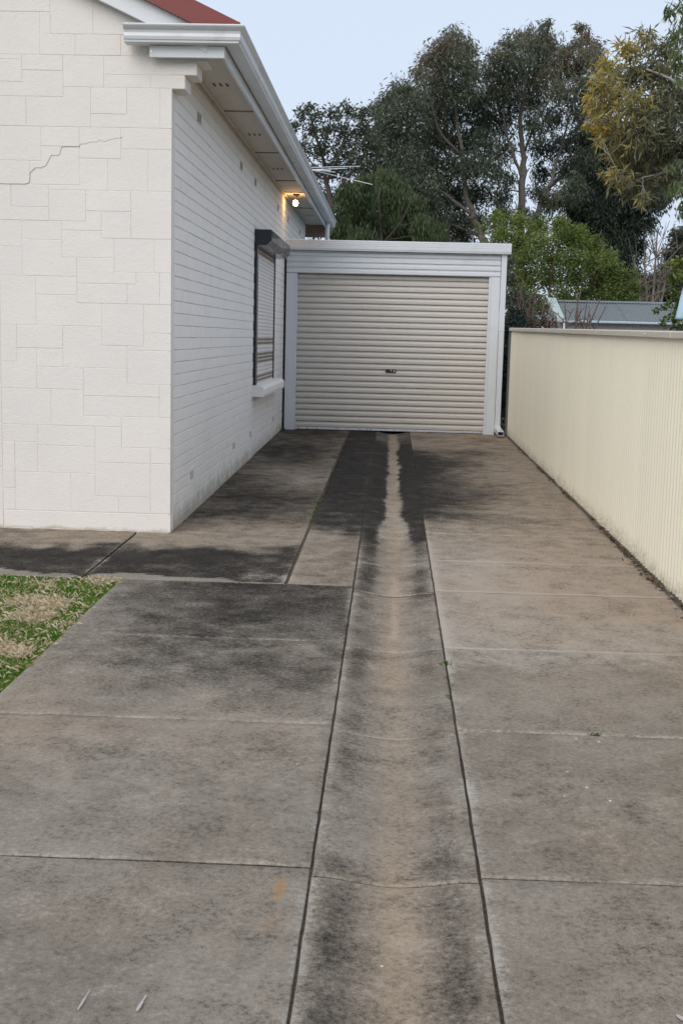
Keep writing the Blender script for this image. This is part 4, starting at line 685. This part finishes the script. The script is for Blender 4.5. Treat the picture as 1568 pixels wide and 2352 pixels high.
m.f = [(i, i+1, nd+i+1, nd+i) for i in range(nd-1)]
door = m.build('roller_door', M['cream_door'], gar)
MB().cbox(-1.344, 1.325, GYF+.045, GYF+.082, gb+.006, gb+.034, .003).build('bottom_rail', M['alu'], door)
lk = MB().cbox(-.076, .068, GYF+.030, GYF+.056, -.492, -.446, .004).build('lock_plate', M['black'], door)
MB().tube([(-.002, GYF+.030, -.464), (-.002, GYF+.022, -.464)], [.011, .010], 12).build('lock_barrel', M['chrome'], gar)
MB().cbox(.030, .056, GYF+.020, GYF+.031, -.482, -.458, .003).build('lock_handle', M['chrome'], gar)
dpipe = MB().cbox(1.480, 1.556, GYF-.045, GYF+.005, gb+.10, 1.174, .004).build('downpipe', M['steel_white'], gar)
el = MB(); A = [(1.478, gb+.122), (1.560, gb+.122), (1.560, gb+.06), (1.478, gb+.06)]; q0, q1 = GYF-.02, GYF-.43
def rect(x0, x1, z0, z1, y): return [(x0, y, z0), (x1, y, z0), (x1, y, z1), (x0, y, z1)]
el.v = rect(1.478, 1.560, gb+.050, gb+.112, GYF+.0) + rect(1.492, 1.578, gb+.012, gb+.074, q1) + rect(1.482, 1.556, gb+.054, gb+.108, GYF+.0) + rect(1.496, 1.574, gb+.016, gb+.070, q1)
el.f = [(i, (i+1) % 4, 4+(i+1) % 4, 4+i) for i in range(4)] + [(8+i, 8+(i+1) % 4, 12+(i+1) % 4, 12+i) for i in range(4)] + [(4+i, 4+(i+1) % 4, 12+(i+1) % 4, 12+i) for i in range(4)]
el.build('downpipe_outlet', M['steel_white'], gar)
MB().cbox(1.474, 1.562, GYF-.048, GYF-.0, gb+.098, gb+.125, .003).build('pipe_collar', M['steel_white'], gar)
MB().box(1.477, 1.557, GYF-.0455, GYF-.0448, .12, .1215).build('pipe_seam', M['slot'], gar)

# ------------------------------------------------------------------ fence
fen = thing('fence', (1.655, 17.2, gz(17.2)), 'cream corrugated steel fence with a stone coloured top cap', 'fence')
FX = 1.655; seam0 = 7.276; PW = .762
edges = [seam0 + PW*k for k in range(-13, 14)]
for a, b in zip(edges, edges[1:]):
    b = min(b, 17.25)
    if b - a < .05: continue
    N = max(8, int((b-a)/.076*8)); yy = np.linspace(a-.004, b+.006, N+1); V = []
    lap = .0018*((int(round((a-seam0)/PW))) % 2); tl = RNG.uniform(-.003, .003)
    for y in yy:
        x = FX + .0092*math.cos(2*math.pi*(y-seam0)/.0762) + lap
        V += [(x, y, gz(y)+.004 + .012*fbm(np.array(y*3.), np.array(.3))), (x+tl*.5, y, gz(y)+.75), (x+tl, y, gz(y)+1.47)]
    F = [(3*i+q, 3*i+3+q, 3*i+4+q, 3*i+1+q) for i in range(N) for q in (0, 1)]
    np_mesh('fence_sheet', V, F, M['fence'], fen, smooth=True)
def rail(name, x0, x1, d0, d1, y0, y1, mat, c=.006):
    m = MB(); m.cbox(x0, x1, y0, y1, d0, d1, c); m.v = [(x, y, z+gz(y)) for x, y, z in m.v]; return m.build(name, mat, fen)
for a, b in ((-2.6, 2.9), (2.904, 7.27), (7.274, 12.1), (12.104, 17.22)):
    rail('top_cap', FX-.034, FX+.034, 1.452, 1.50, a, b, M['fence_cap'], .008)
for y in (-2.4, 0.0, 2.4, 4.8, 7.25, 9.7, 12.1, 14.6): rail('post', FX+.012, FX+.055, -.05, 1.45, y-.02, y+.02, M['fence_cap'], .003)
rail('end_post', FX-.030, FX+.035, -.05, 1.449, 17.251, 17.31, M['dark_post'])
rail('end_cap', FX-.033, FX+.033, 1.4495, 1.492, 17.221, 17.33, M['dark_post'])
for y in (6.2, 8.0, 9.9, 11.9, 13.8, 15.8):
    MB().tube([(FX-.034, y, gz(y)+1.476), (FX-.0375, y, gz(y)+1.476)], [.006, .005], 8).build('rivet', M['alu'], fen)
ofn = thing('timber_fence', (1.95, 20, gz(20)), 'dark weathered paling fence in the gap behind the garage corner', 'fence')
for k in range(44):
    y = 17.45 + k*.125; MB().cbox(1.93+RNG.uniform(-.004, .004), 1.948+RNG.uniform(-.003, .003), y+.003, y+.122, gz(y)-.02, gz(y)+1.42+RNG.uniform(-.03, .03), .002).build('paling', M['bark_dark'], ofn)
for zz in (.35, 1.15): MB().cbox(1.95, 1.99, 17.45, 22.95, gz(20)+zz, gz(20)+zz+.07, .003).build('rail', M['bark_dark'], ofn)

# ------------------------------------------------------------------ neighbour's shed
SYF = 32.0; shd = thing('shed', (5.8, 32, gz(32)), "neighbour's low shed with a weathered grey corrugated roof", 'shed')
sx0, sx1 = 4.33, 9.4
def corr(x0, x1, n, fa, fb, name, mat, amp=.013):      # corrugated sheet running from fa(x, d) to fb(x, d)
    xs = np.linspace(x0, x1, n); V = []
    for x in xs:
        d = amp*math.cos(2*math.pi*x/.0762); V += [fa(x, d), fb(x, d)]
    return np_mesh(name, V, [(2*i, 2*i+2, 2*i+3, 2*i+1) for i in range(n-1)], mat, shd, smooth=True)
corr(sx0, sx1, 530, lambda x, d: (x, SYF-.02-d, gz(32)), lambda x, d: (x, SYF-.02-d, .52), 'wall', M['shed_wall'])
for k in range(6):
    a = sx0-.1 + k*.88; corr(a, a+.879, 93, lambda x, d: (x, SYF-.12, .545+d+.004*k), lambda x, d: (x, SYF+1.75, 1.085+d+.004*k), 'roof_sheet', M['zinc'])
corr(sx0, sx1, 100, lambda x, d: (x, SYF+1.78, 1.08+d), lambda x, d: (x, SYF+3.6, .55+d), 'roof_sheet', M['zinc'])
MB().extrude([(SYF+1.58, 1.070), (SYF+1.75, 1.118), (SYF+1.92, 1.070), (SYF+1.92, 1.064), (SYF+1.75, 1.110), (SYF+1.58, 1.062)], sx0-.12, sx1, lambda u, w, t: (t, u, w)).build('ridge_cap', M['zinc'], shd)
MB().cbox(sx0-.05, sx1, SYF-.23, SYF-.11, .485, .548, .012).build('gutter', M['shed_trim'], shd)
m = MB(); m.v = [(sx0-.02, SYF, gz(32)), (sx0-.02, SYF+3.5, gz(32)), (sx0-.02, SYF+3.5, .53), (sx0-.02, SYF+1.75, 1.05), (sx0-.02, SYF, .53)]; m.v += [(sx0+.02, y, z) for x, y, z in m.v]; m.f = [(0,1,2,3,4), (9,8,7,6,5)] + [(i, (i+1) % 5, 5+(i+1) % 5, 5+i) for i in range(5)]
m.build('gable_wall', M['shed_wall'], shd)
m = MB(); m.v = [(sx0-.16, SYF-.14, .50), (sx0-.16, SYF+1.75, 1.05), (sx0-.16, SYF+1.75, 1.17), (sx0-.16, SYF-.14, .62)]; m.v += [(sx0+.06, y, z) for x, y, z in m.v]; m.f = [(0,1,2,3), (7,6,5,4), (0,1,5,4), (1,2,6,5), (2,3,7,6), (3,0,4,7)]
m.build('barge_board', M['pale_green'], shd)
MB().tube([(sx0+.05, SYF-.17, .49), (sx0+.05, SYF-.17, gz(32))], [.04, .04], 8).build('downpipe', M['trim'], shd)

# ------------------------------------------------------------------ television antenna on its mast
ant = thing('antenna', (-1.595, 23.0, gz(23)), 'thin aluminium television antenna showing past the gutter end', 'antenna')
MB().tube([(-1.593, 23, gz(23)), (-1.597, 23, 3.12)], [.017, .017], 8).build('mast', M['antenna'], ant)
MB().tube([(-1.70, 23.1, 3.02), (-1.568, 23, 3.012), (-1.20, 22.7, 2.955)], [.012, .012, .012], 6).build('boom', M['antenna'], ant)
for a, b in (((-1.60, 23, 3.050), (-.681, 23, 3.087)), ((-1.60, 22.95, 3.00), (-.937, 22.95, 3.040)), ((-1.60, 22.9, 3.0), (-.444, 22.9, 2.755)), ((-1.6, 22.85, 2.985), (-1.12, 22.85, 2.955))):
    d = Vector(b) - Vector(a); MB().tube([Vector(a) - d*.8, b], [.0075, .0075], 6).build('element', M['antenna'], ant)

# ------------------------------------------------------------------ trees and plants
def leaf_cloud(clumps, count, L, W, droop, seed, tint=(0., 1.), zt=None, flat=.75, cluster=9, spread=.28):
    rs = np.random.RandomState(seed); C = np.array(clumps); P = []; T = []
    for (cx, cy, cz, r) in clumps:
        n = max(6, int(count*r*r)); k = max(2, n//cluster)
        d = rs.normal(size=(k, 3)); d /= np.linalg.norm(d, axis=1)[:, None]; rad = r*rs.rand(k)**.42*1.12
        sub = d*rad[:, None]*np.array([1, 1, flat]); ti = rs.rand()*.35 + .3
        idx = rs.randint(0, k, n); sig = r*spread
        p = sub[idx] + rs.normal(size=(n, 3))*sig*np.array([.8, .8, .9]); tt = ti + (rs.rand(k)[idx]-.5)*.5 + (rs.rand(n)-.5)*.4
        P.append(p + np.array([cx, cy, cz])); T.append(tt)
    P = np.concatenate(P); T = np.concatenate(T); n = len(P)
    if zt: T = T + zt(P)
    d = rs.normal(size=(n, 3)); d /= np.linalg.norm(d, axis=1)[:, None]; d = d*(1-droop) + np.array([0, 0, -1.])*droop; d /= np.linalg.norm(d, axis=1)[:, None]
    q = rs.normal(size=(n, 3)); s = np.cross(d, q); s /= np.linalg.norm(s, axis=1)[:, None]; nn = np.cross(d, s)
    l = L*(.6+.7*rs.rand(n))[:, None]; w = W*(.7+.6*rs.rand(n))[:, None]
    V = np.stack([P, P + d*l*.45 + s*w*.5 + nn*l*.05, P + d*l, P + d*l*.45 - s*w*.5 + nn*l*.05], 1).reshape(-1, 3)
    F = np.arange(4*n).reshape(n, 4); return V, F, np.repeat(np.clip(T, tint[0], tint[1]), 4)
def skeleton(mb, trunks, clumps, base_z, seed, br=.03, twigs=5, tw=.008, up=.25, max_d=99, ts=.5):
    r = random.Random(seed); nodes = []
    for ti, tr in enumerate(trunks):
        pts = [Vector(p[:3]) for p in tr]; rad = [p[3]*ts for p in tr]
        if ti > 0:                                   # give limbs depth of their own
            dy = r.uniform(-.6, .6)*max(.1, pts[0].y/40)
            for i, p in enumerate(pts): p.y += dy*i
        if ti == 0 or pts[0].z < base_z + 1.0:
            pts = [Vector((pts[0].x, pts[0].y, base_z-.1))] + pts; rad = [rad[0]*1.25] + rad
        P, R_ = [], []
        for i in range(len(pts)-1):                  # smooth, slightly crooked path
            for s in range(4):
                t = s/4; a = pts[max(i-1, 0)]; b = pts[i]; c = pts[i+1]; d = pts[min(i+2, len(pts)-1)]
                p = .5*((2*b) + (c-a)*t + (2*a-5*b+4*c-d)*t*t + (3*b-a-3*c+d)*t*t*t)
                j = rad[i]*.35; P.append(p + Vector((r.uniform(-j, j), r.uniform(-j, j), 0))); R_.append(rad[i]*(1-t)+rad[i+1]*t)
        P.append(pts[-1]); R_.append(rad[-1]); mb.tube(P, R_, 8)
        nodes += list(zip(P, R_))
    if not nodes: return
    for (cx, cy, cz, cr_) in sorted(clumps, key=lambda c: min((Vector(c[:3])-n[0]).length for n in nodes)):
        c = Vector((cx, cy, cz)); best = min(nodes, key=lambda n: (n[0]-c).length + max(0, n[0].z-c.z+.1*cr_)*1.6)
        a = best[0]; d = c - a
        if d.length > max_d: continue
        r0 = min(best[1]*.75, br*(.5+.25*d.length)); P = []
        for s in range(7):
            t = s/6; p = a + d*t + Vector((0, 0, up*d.length*t*(1-t))) + Vector([r.uniform(-1, 1)*d.length*.035 for _ in range(3)])*(0 if s in (0,) else 1); P.append(p)
        mb.tube(P, [r0*(1-t)+tw*t for t in [s/6 for s in range(7)]], 5)
        nodes += [(p, r0*(1-s/6)+tw*s/6) for s, p in enumerate(P) if s > 1]
        for k in range(twigs):
            e = c + Vector((r.gauss(0, .55), r.gauss(0, .55), r.gauss(.15, .5)))*cr_; s0 = P[r.randint(3, 6)]; mid = (s0+e)/2 + Vector((r.uniform(-.1, .1), r.uniform(-.1, .1), .1))*cr_
            mb.tube([s0, mid, e], [tw, tw*.7, tw*.35], 4, False)
def tree(name, key, label, leafmat, bark, count, L, W, droop, seed, cat='tree', group=None, zt=None, br=.03, twigs=5, tw=.008, flat=.8, cluster=9, spread=.28, up=.25, ts=.5):
    tr, cl = TREES[key] if isinstance(key, str) else key
    b = tr[0][0]; bz = gz(b[1]); root = thing(name, (b[0], b[1], bz), label, cat, group)
    mb = MB(); skeleton(mb, tr, cl, bz, seed, br, twigs, tw, up, ts=ts); mb.build('trunk', M[bark], root, True)
    V, F, T = leaf_cloud(cl, count, L, W, droop, seed, zt=zt, flat=flat, cluster=cluster, spread=spread)
    np_mesh('crown', V, F, M[leafmat], root, dict(tint=T)); return root
red_top = lambda z0, z1: (lambda P: np.clip((P[:, 2]-z0)/(z1-z0), 0, 1)*.42 - .12)
tree('gum_tree', 'gum_a', 'tall gum tree with drooping foliage, left of the two behind the garage', 'leaf_gum', 'bark_pale', 4500, .20, .040, .5, 21, zt=red_top(6, 9.5), br=.035, tw=.010, spread=.40, flat=.9)
tree('gum_tree', 'gum_b', 'tallest gum tree with a forked pale trunk, above the garage right end', 'leaf_gum', 'bark_pale', 4000, .20, .040, .5, 22, zt=red_top(6.5, 10), br=.035, tw=.010, spread=.38, flat=.9)
tree('gum_tree', 'dark_gum', 'dense blackish green gum tree hanging behind the golden near tree', 'leaf_dark', 'bark', 5200, .19, .046, .55, 23, br=.03)
tree('sheoak_tree', 'left_tree', 'sparse dark tree with many upright limbs beside the gutter end', 'leaf_oak', 'bark_dark', 4200, .12, .045, .2, 24, br=.035, twigs=9, tw=.009, spread=.32)
tree('pepper_tree', 'pepper_tree', 'rounded weeping green tree just above the garage roof', 'leaf_pepper', 'bark_dark', 9500, .14, .036, .75, 25, br=.02, ts=.25)
tree('plum_tree', 'plum_tree', 'fresh light green bushy tree above the grey shed roof', 'leaf_plum', 'twig', 6800, .10, .05, .2, 26, br=.028, twigs=7, tw=.008, spread=.3, zt=lambda P: (P[:, 2]-2)*.08, ts=.3)
tree('plum_tree', 'plum_back', 'thin pale green sapling against the gum trunks beside the garage roof end', 'leaf_plum', 'twig', 3200, .10, .045, .3, 27, br=.025, twigs=8, tw=.008)
tree('hedge_tree', 'hedge', 'olive brown thicket of foliage low behind the garage right corner', 'leaf_oak', 'twig', 6500, .08, .035, .3, 46, br=.015, twigs=8, tw=.006)
tree('far_tree', 'far_tree', 'far dark olive tree cut off by the right edge of the picture', 'leaf_oak', 'bark', 6500, .14, .05, .3, 28)
tree('hedge_tree', 'back_dark', 'very dark distant tree directly behind the shed roof right part', 'leaf_dark', 'bark_dark', 5200, .14, .045, .3, 29)
near_t = lambda P: np.clip((2.12-P[:, 0])*.8, -.4, .55) + (np.clip((P[:, 2]-1.7)*.12, -.2, .15))
tree('golden_tree', 'near_tree', 'golden and olive leaved tree with silvery twigs overhanging from the right', 'leaf_near', 'twig_pale', 15000, .10, .020, .4, 30, zt=near_t, br=.012, twigs=8, tw=.0032, spread=.36, cluster=7)
kk = TREES['near_green']; kk = (kk[0], kk[1] + TREES['hang_tips'][1])
tree('green_tree', kk, 'green long leaved tree tip entering at the upper right corner', 'leaf_green', 'bark', 9000, .10, .020, .6, 31, br=.012, twigs=5, tw=.003)
tree('citrus_tree', 'citrus', 'glossy yellow green citrus shrub at the right edge above the fence', 'leaf_citrus', 'bark_dark', 4200, .085, .045, .15, 32, cat='shrub', br=.015, twigs=4, tw=.004, zt=lambda P: np.clip((P[:, 2]-.7)*.3, -.1, .3))
cm = tree('camellia_bush', 'camellia', 'low dark shrub with red flowers beside the fence far end', 'leaf_dark', 'bark_dark', 9000, .06, .03, .2, 33, cat='shrub', br=.01, twigs=4, tw=.003)
for u in ((2.17, 19.3, .27), (2.31, 19.25, .28), (2.42, 19.35, .265), (2.36, 19.2, .22), (2.52, 19.3, .29)):
    V, F, T = leaf_cloud([(*u, .020)], 30000, .032, .026, .1, int(u[0]*100)); np_mesh('flower', V, F, M['petal'], cm, dict(tint=T))
# twiggy bare plants
def bare(name, base, tips, label, mat, r0, seed, sub=4, spread=.3, cat='shrub', tw=.004):
    r = random.Random(seed); root = thing(name, (base[0], base[1], gz(base[1])), label, cat); mb = MB(); b = Vector((base[0], base[1], gz(base[1])-.05))
    for (tx, ty, tz) in tips:
        t = Vector((tx, ty, tz)); d = t-b; P = [b + d*s + Vector((r.uniform(-.04, .04), r.uniform(-.04, .04), .12*d.length*s*(1-s))) for s in (0, .2, .4, .6, .8, 1)]
        mb.tube(P, [r0*(1-.75*s) for s in (0, .2, .4, .6, .8, 1)], 6)
        for k in range(sub):
            i = r.randint(2, 4); e = P[i] + Vector((r.gauss(0, spread), r.gauss(0, spread), abs(r.gauss(spread*1.2, spread*.6)))); q = (P[i]+e)/2 + Vector((r.uniform(-.03, .03), 0, r.uniform(-.03, .05)))
            mb.tube([P[i], q, e], [tw*1.6, tw*1.2, tw*.6], 4)
            for kk_ in range(2):
                e2 = q + Vector((r.gauss(0, spread*.6), r.gauss(0, spread*.6), abs(r.gauss(spread*.6, spread*.4)))); mb.tube([q, (q+e2)/2+Vector((.01, 0, .01)), e2], [tw, tw*.8, tw*.4], 4)
    mb.build('branches', M[mat], root); return root
bare('pruned_shrub', (2.75, 19.0), [(2.45, 18.9, .42), (2.60, 19.1, .62), (2.78, 18.8, .72), (2.86, 19.2, .80), (2.98, 19.0, .64), (3.12, 18.9, .68), (3.22, 19.1, .55), (2.55, 18.8, .35), (3.05, 19.2, .45)], 'bare pruned shrub with dark upright branches before the shed', 'twig', .030, 41, 4, .14, tw=.007)
bare('bare_shrub', (2.25, 20.6), [(1.95, 20.5, .7), (2.1, 20.7, .95), (2.25, 20.4, .8), (2.4, 20.8, 1.0), (2.55, 20.6, .75), (2.0, 20.8, .5), (2.65, 20.5, .55), (1.85, 20.6, .45)], 'reddish brown thicket of bare twigs behind the fence far end', 'twig', .024, 42, 8, .2, tw=.005)
bare('bare_tree', (8.9, 43), [(8.2, 43, 3.0), (8.6, 43.4, 3.6), (8.9, 42.7, 3.8), (9.2, 43.2, 3.4), (8.0, 42.6, 2.4), (9.4, 42.8, 2.8), (8.4, 43.3, 2.6)], 'leafless grey tree against the sky right of the dense gum', 'bark', .08, 43, 9, .55, cat='tree', tw=.014)
# climbing greenery in the dark gap beside the garage
ivy = thing('ivy_bush', (1.80, 18.3, gz(18.3)), 'dark leafy climber filling the gap between garage and fence', 'shrub')
cl = [(1.72+.12*math.sin(k*2.1), 17.75+.07*k, -1.2+.11*k, .13) for k in range(13)] + [(1.80, 18.0+.1*k, .2+.05*k, .14) for k in range(4)]
V, F, T = leaf_cloud(cl, 7000, .06, .04, .3, 44); np_mesh('foliage', V, F, M['leaf_dark'], ivy, dict(tint=T*.6))
mb = MB(); mb.tube([(1.80, 18.3, gz(18)), (1.76, 18.2, -.5), (1.8, 18.4, .3)], [.02, .015, .006], 6); mb.build('stem', M['bark_dark'], ivy)

# washing: pale blue cloth
V = []; nu, nv = 16, 14
for i in range(nu+1):
    for j in range(nv+1):
        u, v = i/nu, j/nv; top = .965 - .02*math.sin(u*3) ; h = .45 + .10*math.sin(u*5+1)
        x = 4.395 + u*.62 - .10*(v**1.3)*(1-u); y = 19 + .05*math.sin(u*17+v*2) + .03*math.sin(v*5+u*9); V.append((x, y, top - (1-u)**3*.05 - v*h))
F = [(i*(nv+1)+j, (i+1)*(nv+1)+j, (i+1)*(nv+1)+j+1, i*(nv+1)+j+1) for i in range(nu) for j in range(nv)]
cl_o = np_mesh('hanging_cloth', V, F, M['cloth'], None, smooth=True); tag(cl_o, 'pale blue cloth hanging at the right edge beside the citrus shrub', 'cloth')
md = cl_o.modifiers.new('thick', 'SOLIDIFY'); md.thickness = .006
hoist = thing('clothes_line', (5.6, 19.0, gz(19)), 'clothes line wire and post carrying the pale blue cloth', 'clothes line')
MB().tube([(5.6, 19, gz(19)), (5.6, 19, 1.02)], [.03, .025], 10).build('post', M['alu'], hoist)
MB().tube([(4.40, 19, .972), (5.0, 19, .955), (5.6, 19, .98)], [.003]*3, 5).build('wire', M['alu'], hoist)

# ------------------------------------------------------------------ small things on the ground
rs = np.random.RandomState(5)
def blades(x0, x1, y0, y1, n, seed):
    rs = np.random.RandomState(seed); x = rs.uniform(x0, x1, n); y = rs.uniform(y0, y1, n)
    f = fbm(x*3.2+5, y*3.2+2, 4) + .28*np.exp(-((x+1.62)/.10)**2)*fbm(x*2, y*2) + .10*np.exp(-((y-6.35)/.18)**2); straw = rs.rand(n) < sm(.655, .735, f)*.8 + .06
    ang = rs.uniform(0, 2*math.pi, n); lean = np.where(straw, rs.uniform(.7, 1.35, n), rs.uniform(.15, .9, n)); l = np.where(straw, rs.uniform(.02, .055, n), rs.uniform(.012, .032, n))*(1+.3*(f < .42))
    w = np.where(straw, .0018, .0022)*rs.uniform(.7, 1.4, n); z = gzv(y) - .022
    d = np.stack([np.cos(ang)*np.sin(lean), np.sin(ang)*np.sin(lean), np.cos(lean)], 1); s = np.stack([-np.sin(ang), np.cos(ang), 0*ang], 1)
    P = np.stack([x, y, z + np.where(straw, rs.uniform(0, .02, n), 0)], 1); mid = P + d*(l*.55)[:, None] + np.array([0, 0, .004]); tip = P + d*l[:, None] - np.stack([0*l, 0*l, l*.15*lean], 1)
    V = np.stack([P - s*w[:, None], P + s*w[:, None], mid + s*w[:, None]*.8, tip, mid - s*w[:, None]*.8], 1).reshape(-1, 3); b = np.arange(n)*5
    F = np.stack([b, b+1, b+2, b+3, b+4], 1); T = np.where(straw, rs.uniform(.62, 1., n), rs.uniform(0, .5, n) + .12*(f > .5)); return V, F, np.repeat(T, 5)
V, F, T = blades(-3.0, -1.522, 3.6, 6.912, 130000, 1)
go = np_mesh('grass', V, F, M['grass'], None, dict(tint=T)); tag(go, 'patchy green lawn mixed with dry straw beside the drive', 'grass', kind='stuff')
# dead leaves along the foot of the fence
n = 1500; y = 4.5 + 13*rs.rand(n)**1.5; den = fbm(y*1.7, y*0+3); keep = rs.rand(n) < sm(.36, .58, den)*.9 + .25*(y < 8.3) ; y = y[keep]; n = len(y); x = 1.638 - np.abs(rs.normal(0, .018, n))*(1+.6*(y < 8))
P = np.stack([x, y, gzv(y) + rs.uniform(.002, .022, n)], 1); a = rs.uniform(0, 6.28, n); d = np.stack([np.cos(a), np.sin(a), rs.uniform(-.35, .5, n)], 1)*rs.uniform(.016, .045, n)[:, None]; s = np.stack([-np.sin(a), np.cos(a), rs.uniform(-.6, .6, n)], 1)*rs.uniform(.005, .012, n)[:, None]
V = np.stack([P-d*.5, P+s, P+d*.5, P-s], 1).reshape(-1, 3); lo = np_mesh('leaf_litter', V, np.arange(4*n).reshape(n, 4), M['litter'], None, dict(tint=np.repeat(rs.rand(n), 4))); tag(lo, 'brown dead leaves gathered along the foot of the cream fence', 'leaves', kind='stuff')
# weeds and moss in the joints
def weed(x, y, ln, n, label, seed, h=.02, name='weed', group=None):
    rs = np.random.RandomState(seed); px = x + rs.normal(0, .006, n); py = y + rs.uniform(-ln/2, ln/2, n); cl = [(a, b, gz(b)-.006+h*.4*rs.rand(), .010) for a, b in zip(px, py)]
    V, F, T = leaf_cloud(cl, 90000, h, h*.42, -.25, seed, flat=.5); o = np_mesh(name, V, F, M['weed'], None, dict(tint=T)); return tag(o, label, 'weed', group)
weed(XG1, 5.33, .05, 9, 'bigger green weed sprouting from the drain right joint', 1, .016)
weed(XG1+.002, 4.98, .42, 10, 'thin line of seedlings in the drain right joint below the bigger weed', 2, .014)
weed(XM, 9.9, 1.6, 46, 'green moss tuft line in the joint left of the dark strip', 3, .014)
weed(XM+.006, 12.3, .9, 14, 'faint moss spots in the joint nearer the garage door', 4, .012)
for k in range(0): pass
o = weed(.80, 4.42, .012, 10, 'tiny grass tuft in the cross joint of the right hand slabs', 6, .012)
weed(-1.745, 6.96, .05, 10, 'small green tuft where path joint meets the lawn', 7, .018)
weed(-1.50, 17.12, .10, 8, 'little weed at the foot of the garage left jamb', 8, .03)
# paint scratches, a painted glint, pebbles, scraps
def mark(pts, w, label):
    m = MB(); r = random.Random(int(abs(pts[0][0])*997)); L_ = []
    for i in range(9):
        t = i/8; x = pts[0][0]*(1-t)+pts[1][0]*t; y = pts[0][1]*(1-t)+pts[1][1]*t; ww = w*(.45+.55*math.sin(math.pi*min(1, t*1.3+.1)))*r.uniform(.75, 1.15)
        m.v += [(x-ww/2, y, gz(y)+.0045), (x+ww/2, y, gz(y)+.0045)]
    m.f = [(2*i, 2*i+1, 2*i+3, 2*i+2) for i in range(8)]
    return tag(m.build('scrape_glint_mark', M['scrape_glint']), label, 'paint mark')
mark([(-.640, 2.45), (-.633, 2.53)], .005, 'left one of two white scrape marks on the foreground slab')
mark([(-.512, 2.455), (-.504, 2.52)], .008, 'right one of two white scrape marks on the foreground slab')
mark([(.672, 2.535), (.70, 2.48)], .016, 'painted white glint cut off by the bottom right corner')  # a glint on the concrete, painted as a flat whitish strip
for k, (x, y, r_) in enumerate(((.684, 3.88, .0045), (.640, 4.02, .004), (.742, 3.77, .005), (.60, 3.80, .003), (.72, 4.36, .004), (.80, 4.34, .004), (-.28, 4.0, .003), (.02, 2.73, .0035))):
    bm = bmesh.new(); bmesh.ops.create_icosphere(bm, subdivisions=2, radius=r_)
    for v in bm.verts: v.co *= 1+RNG.uniform(-.18, .18); v.co.z *= .7
    me = bpy.data.meshes.new('pebble'); bm.to_mesh(me); bm.free(); me.materials.append(M['pebble']); o = bpy.data.objects.new('pebble', me); o.location = (x, y, gz(y)+r_*.5 + float(dip(x, y) if XG0 < x < XG1 else 0)); link(o)
    tag(o, ('pale pebble in the middle of the right foreground slab', 'pale pebble on the right slab, farther left one above the middle', 'largest pale pebble, nearest the right edge on the right slab', 'smallest pale pebble on the right slab, leftmost there', 'pale pebble just below the grassy cross joint, left one', 'pale pebble just below the grassy cross joint, right one', 'tiny pale pebble on the left slab near the drain joint', 'tiny white pebble in the drain in the foreground')[k], 'pebble', 'loose pebbles on the driveway')
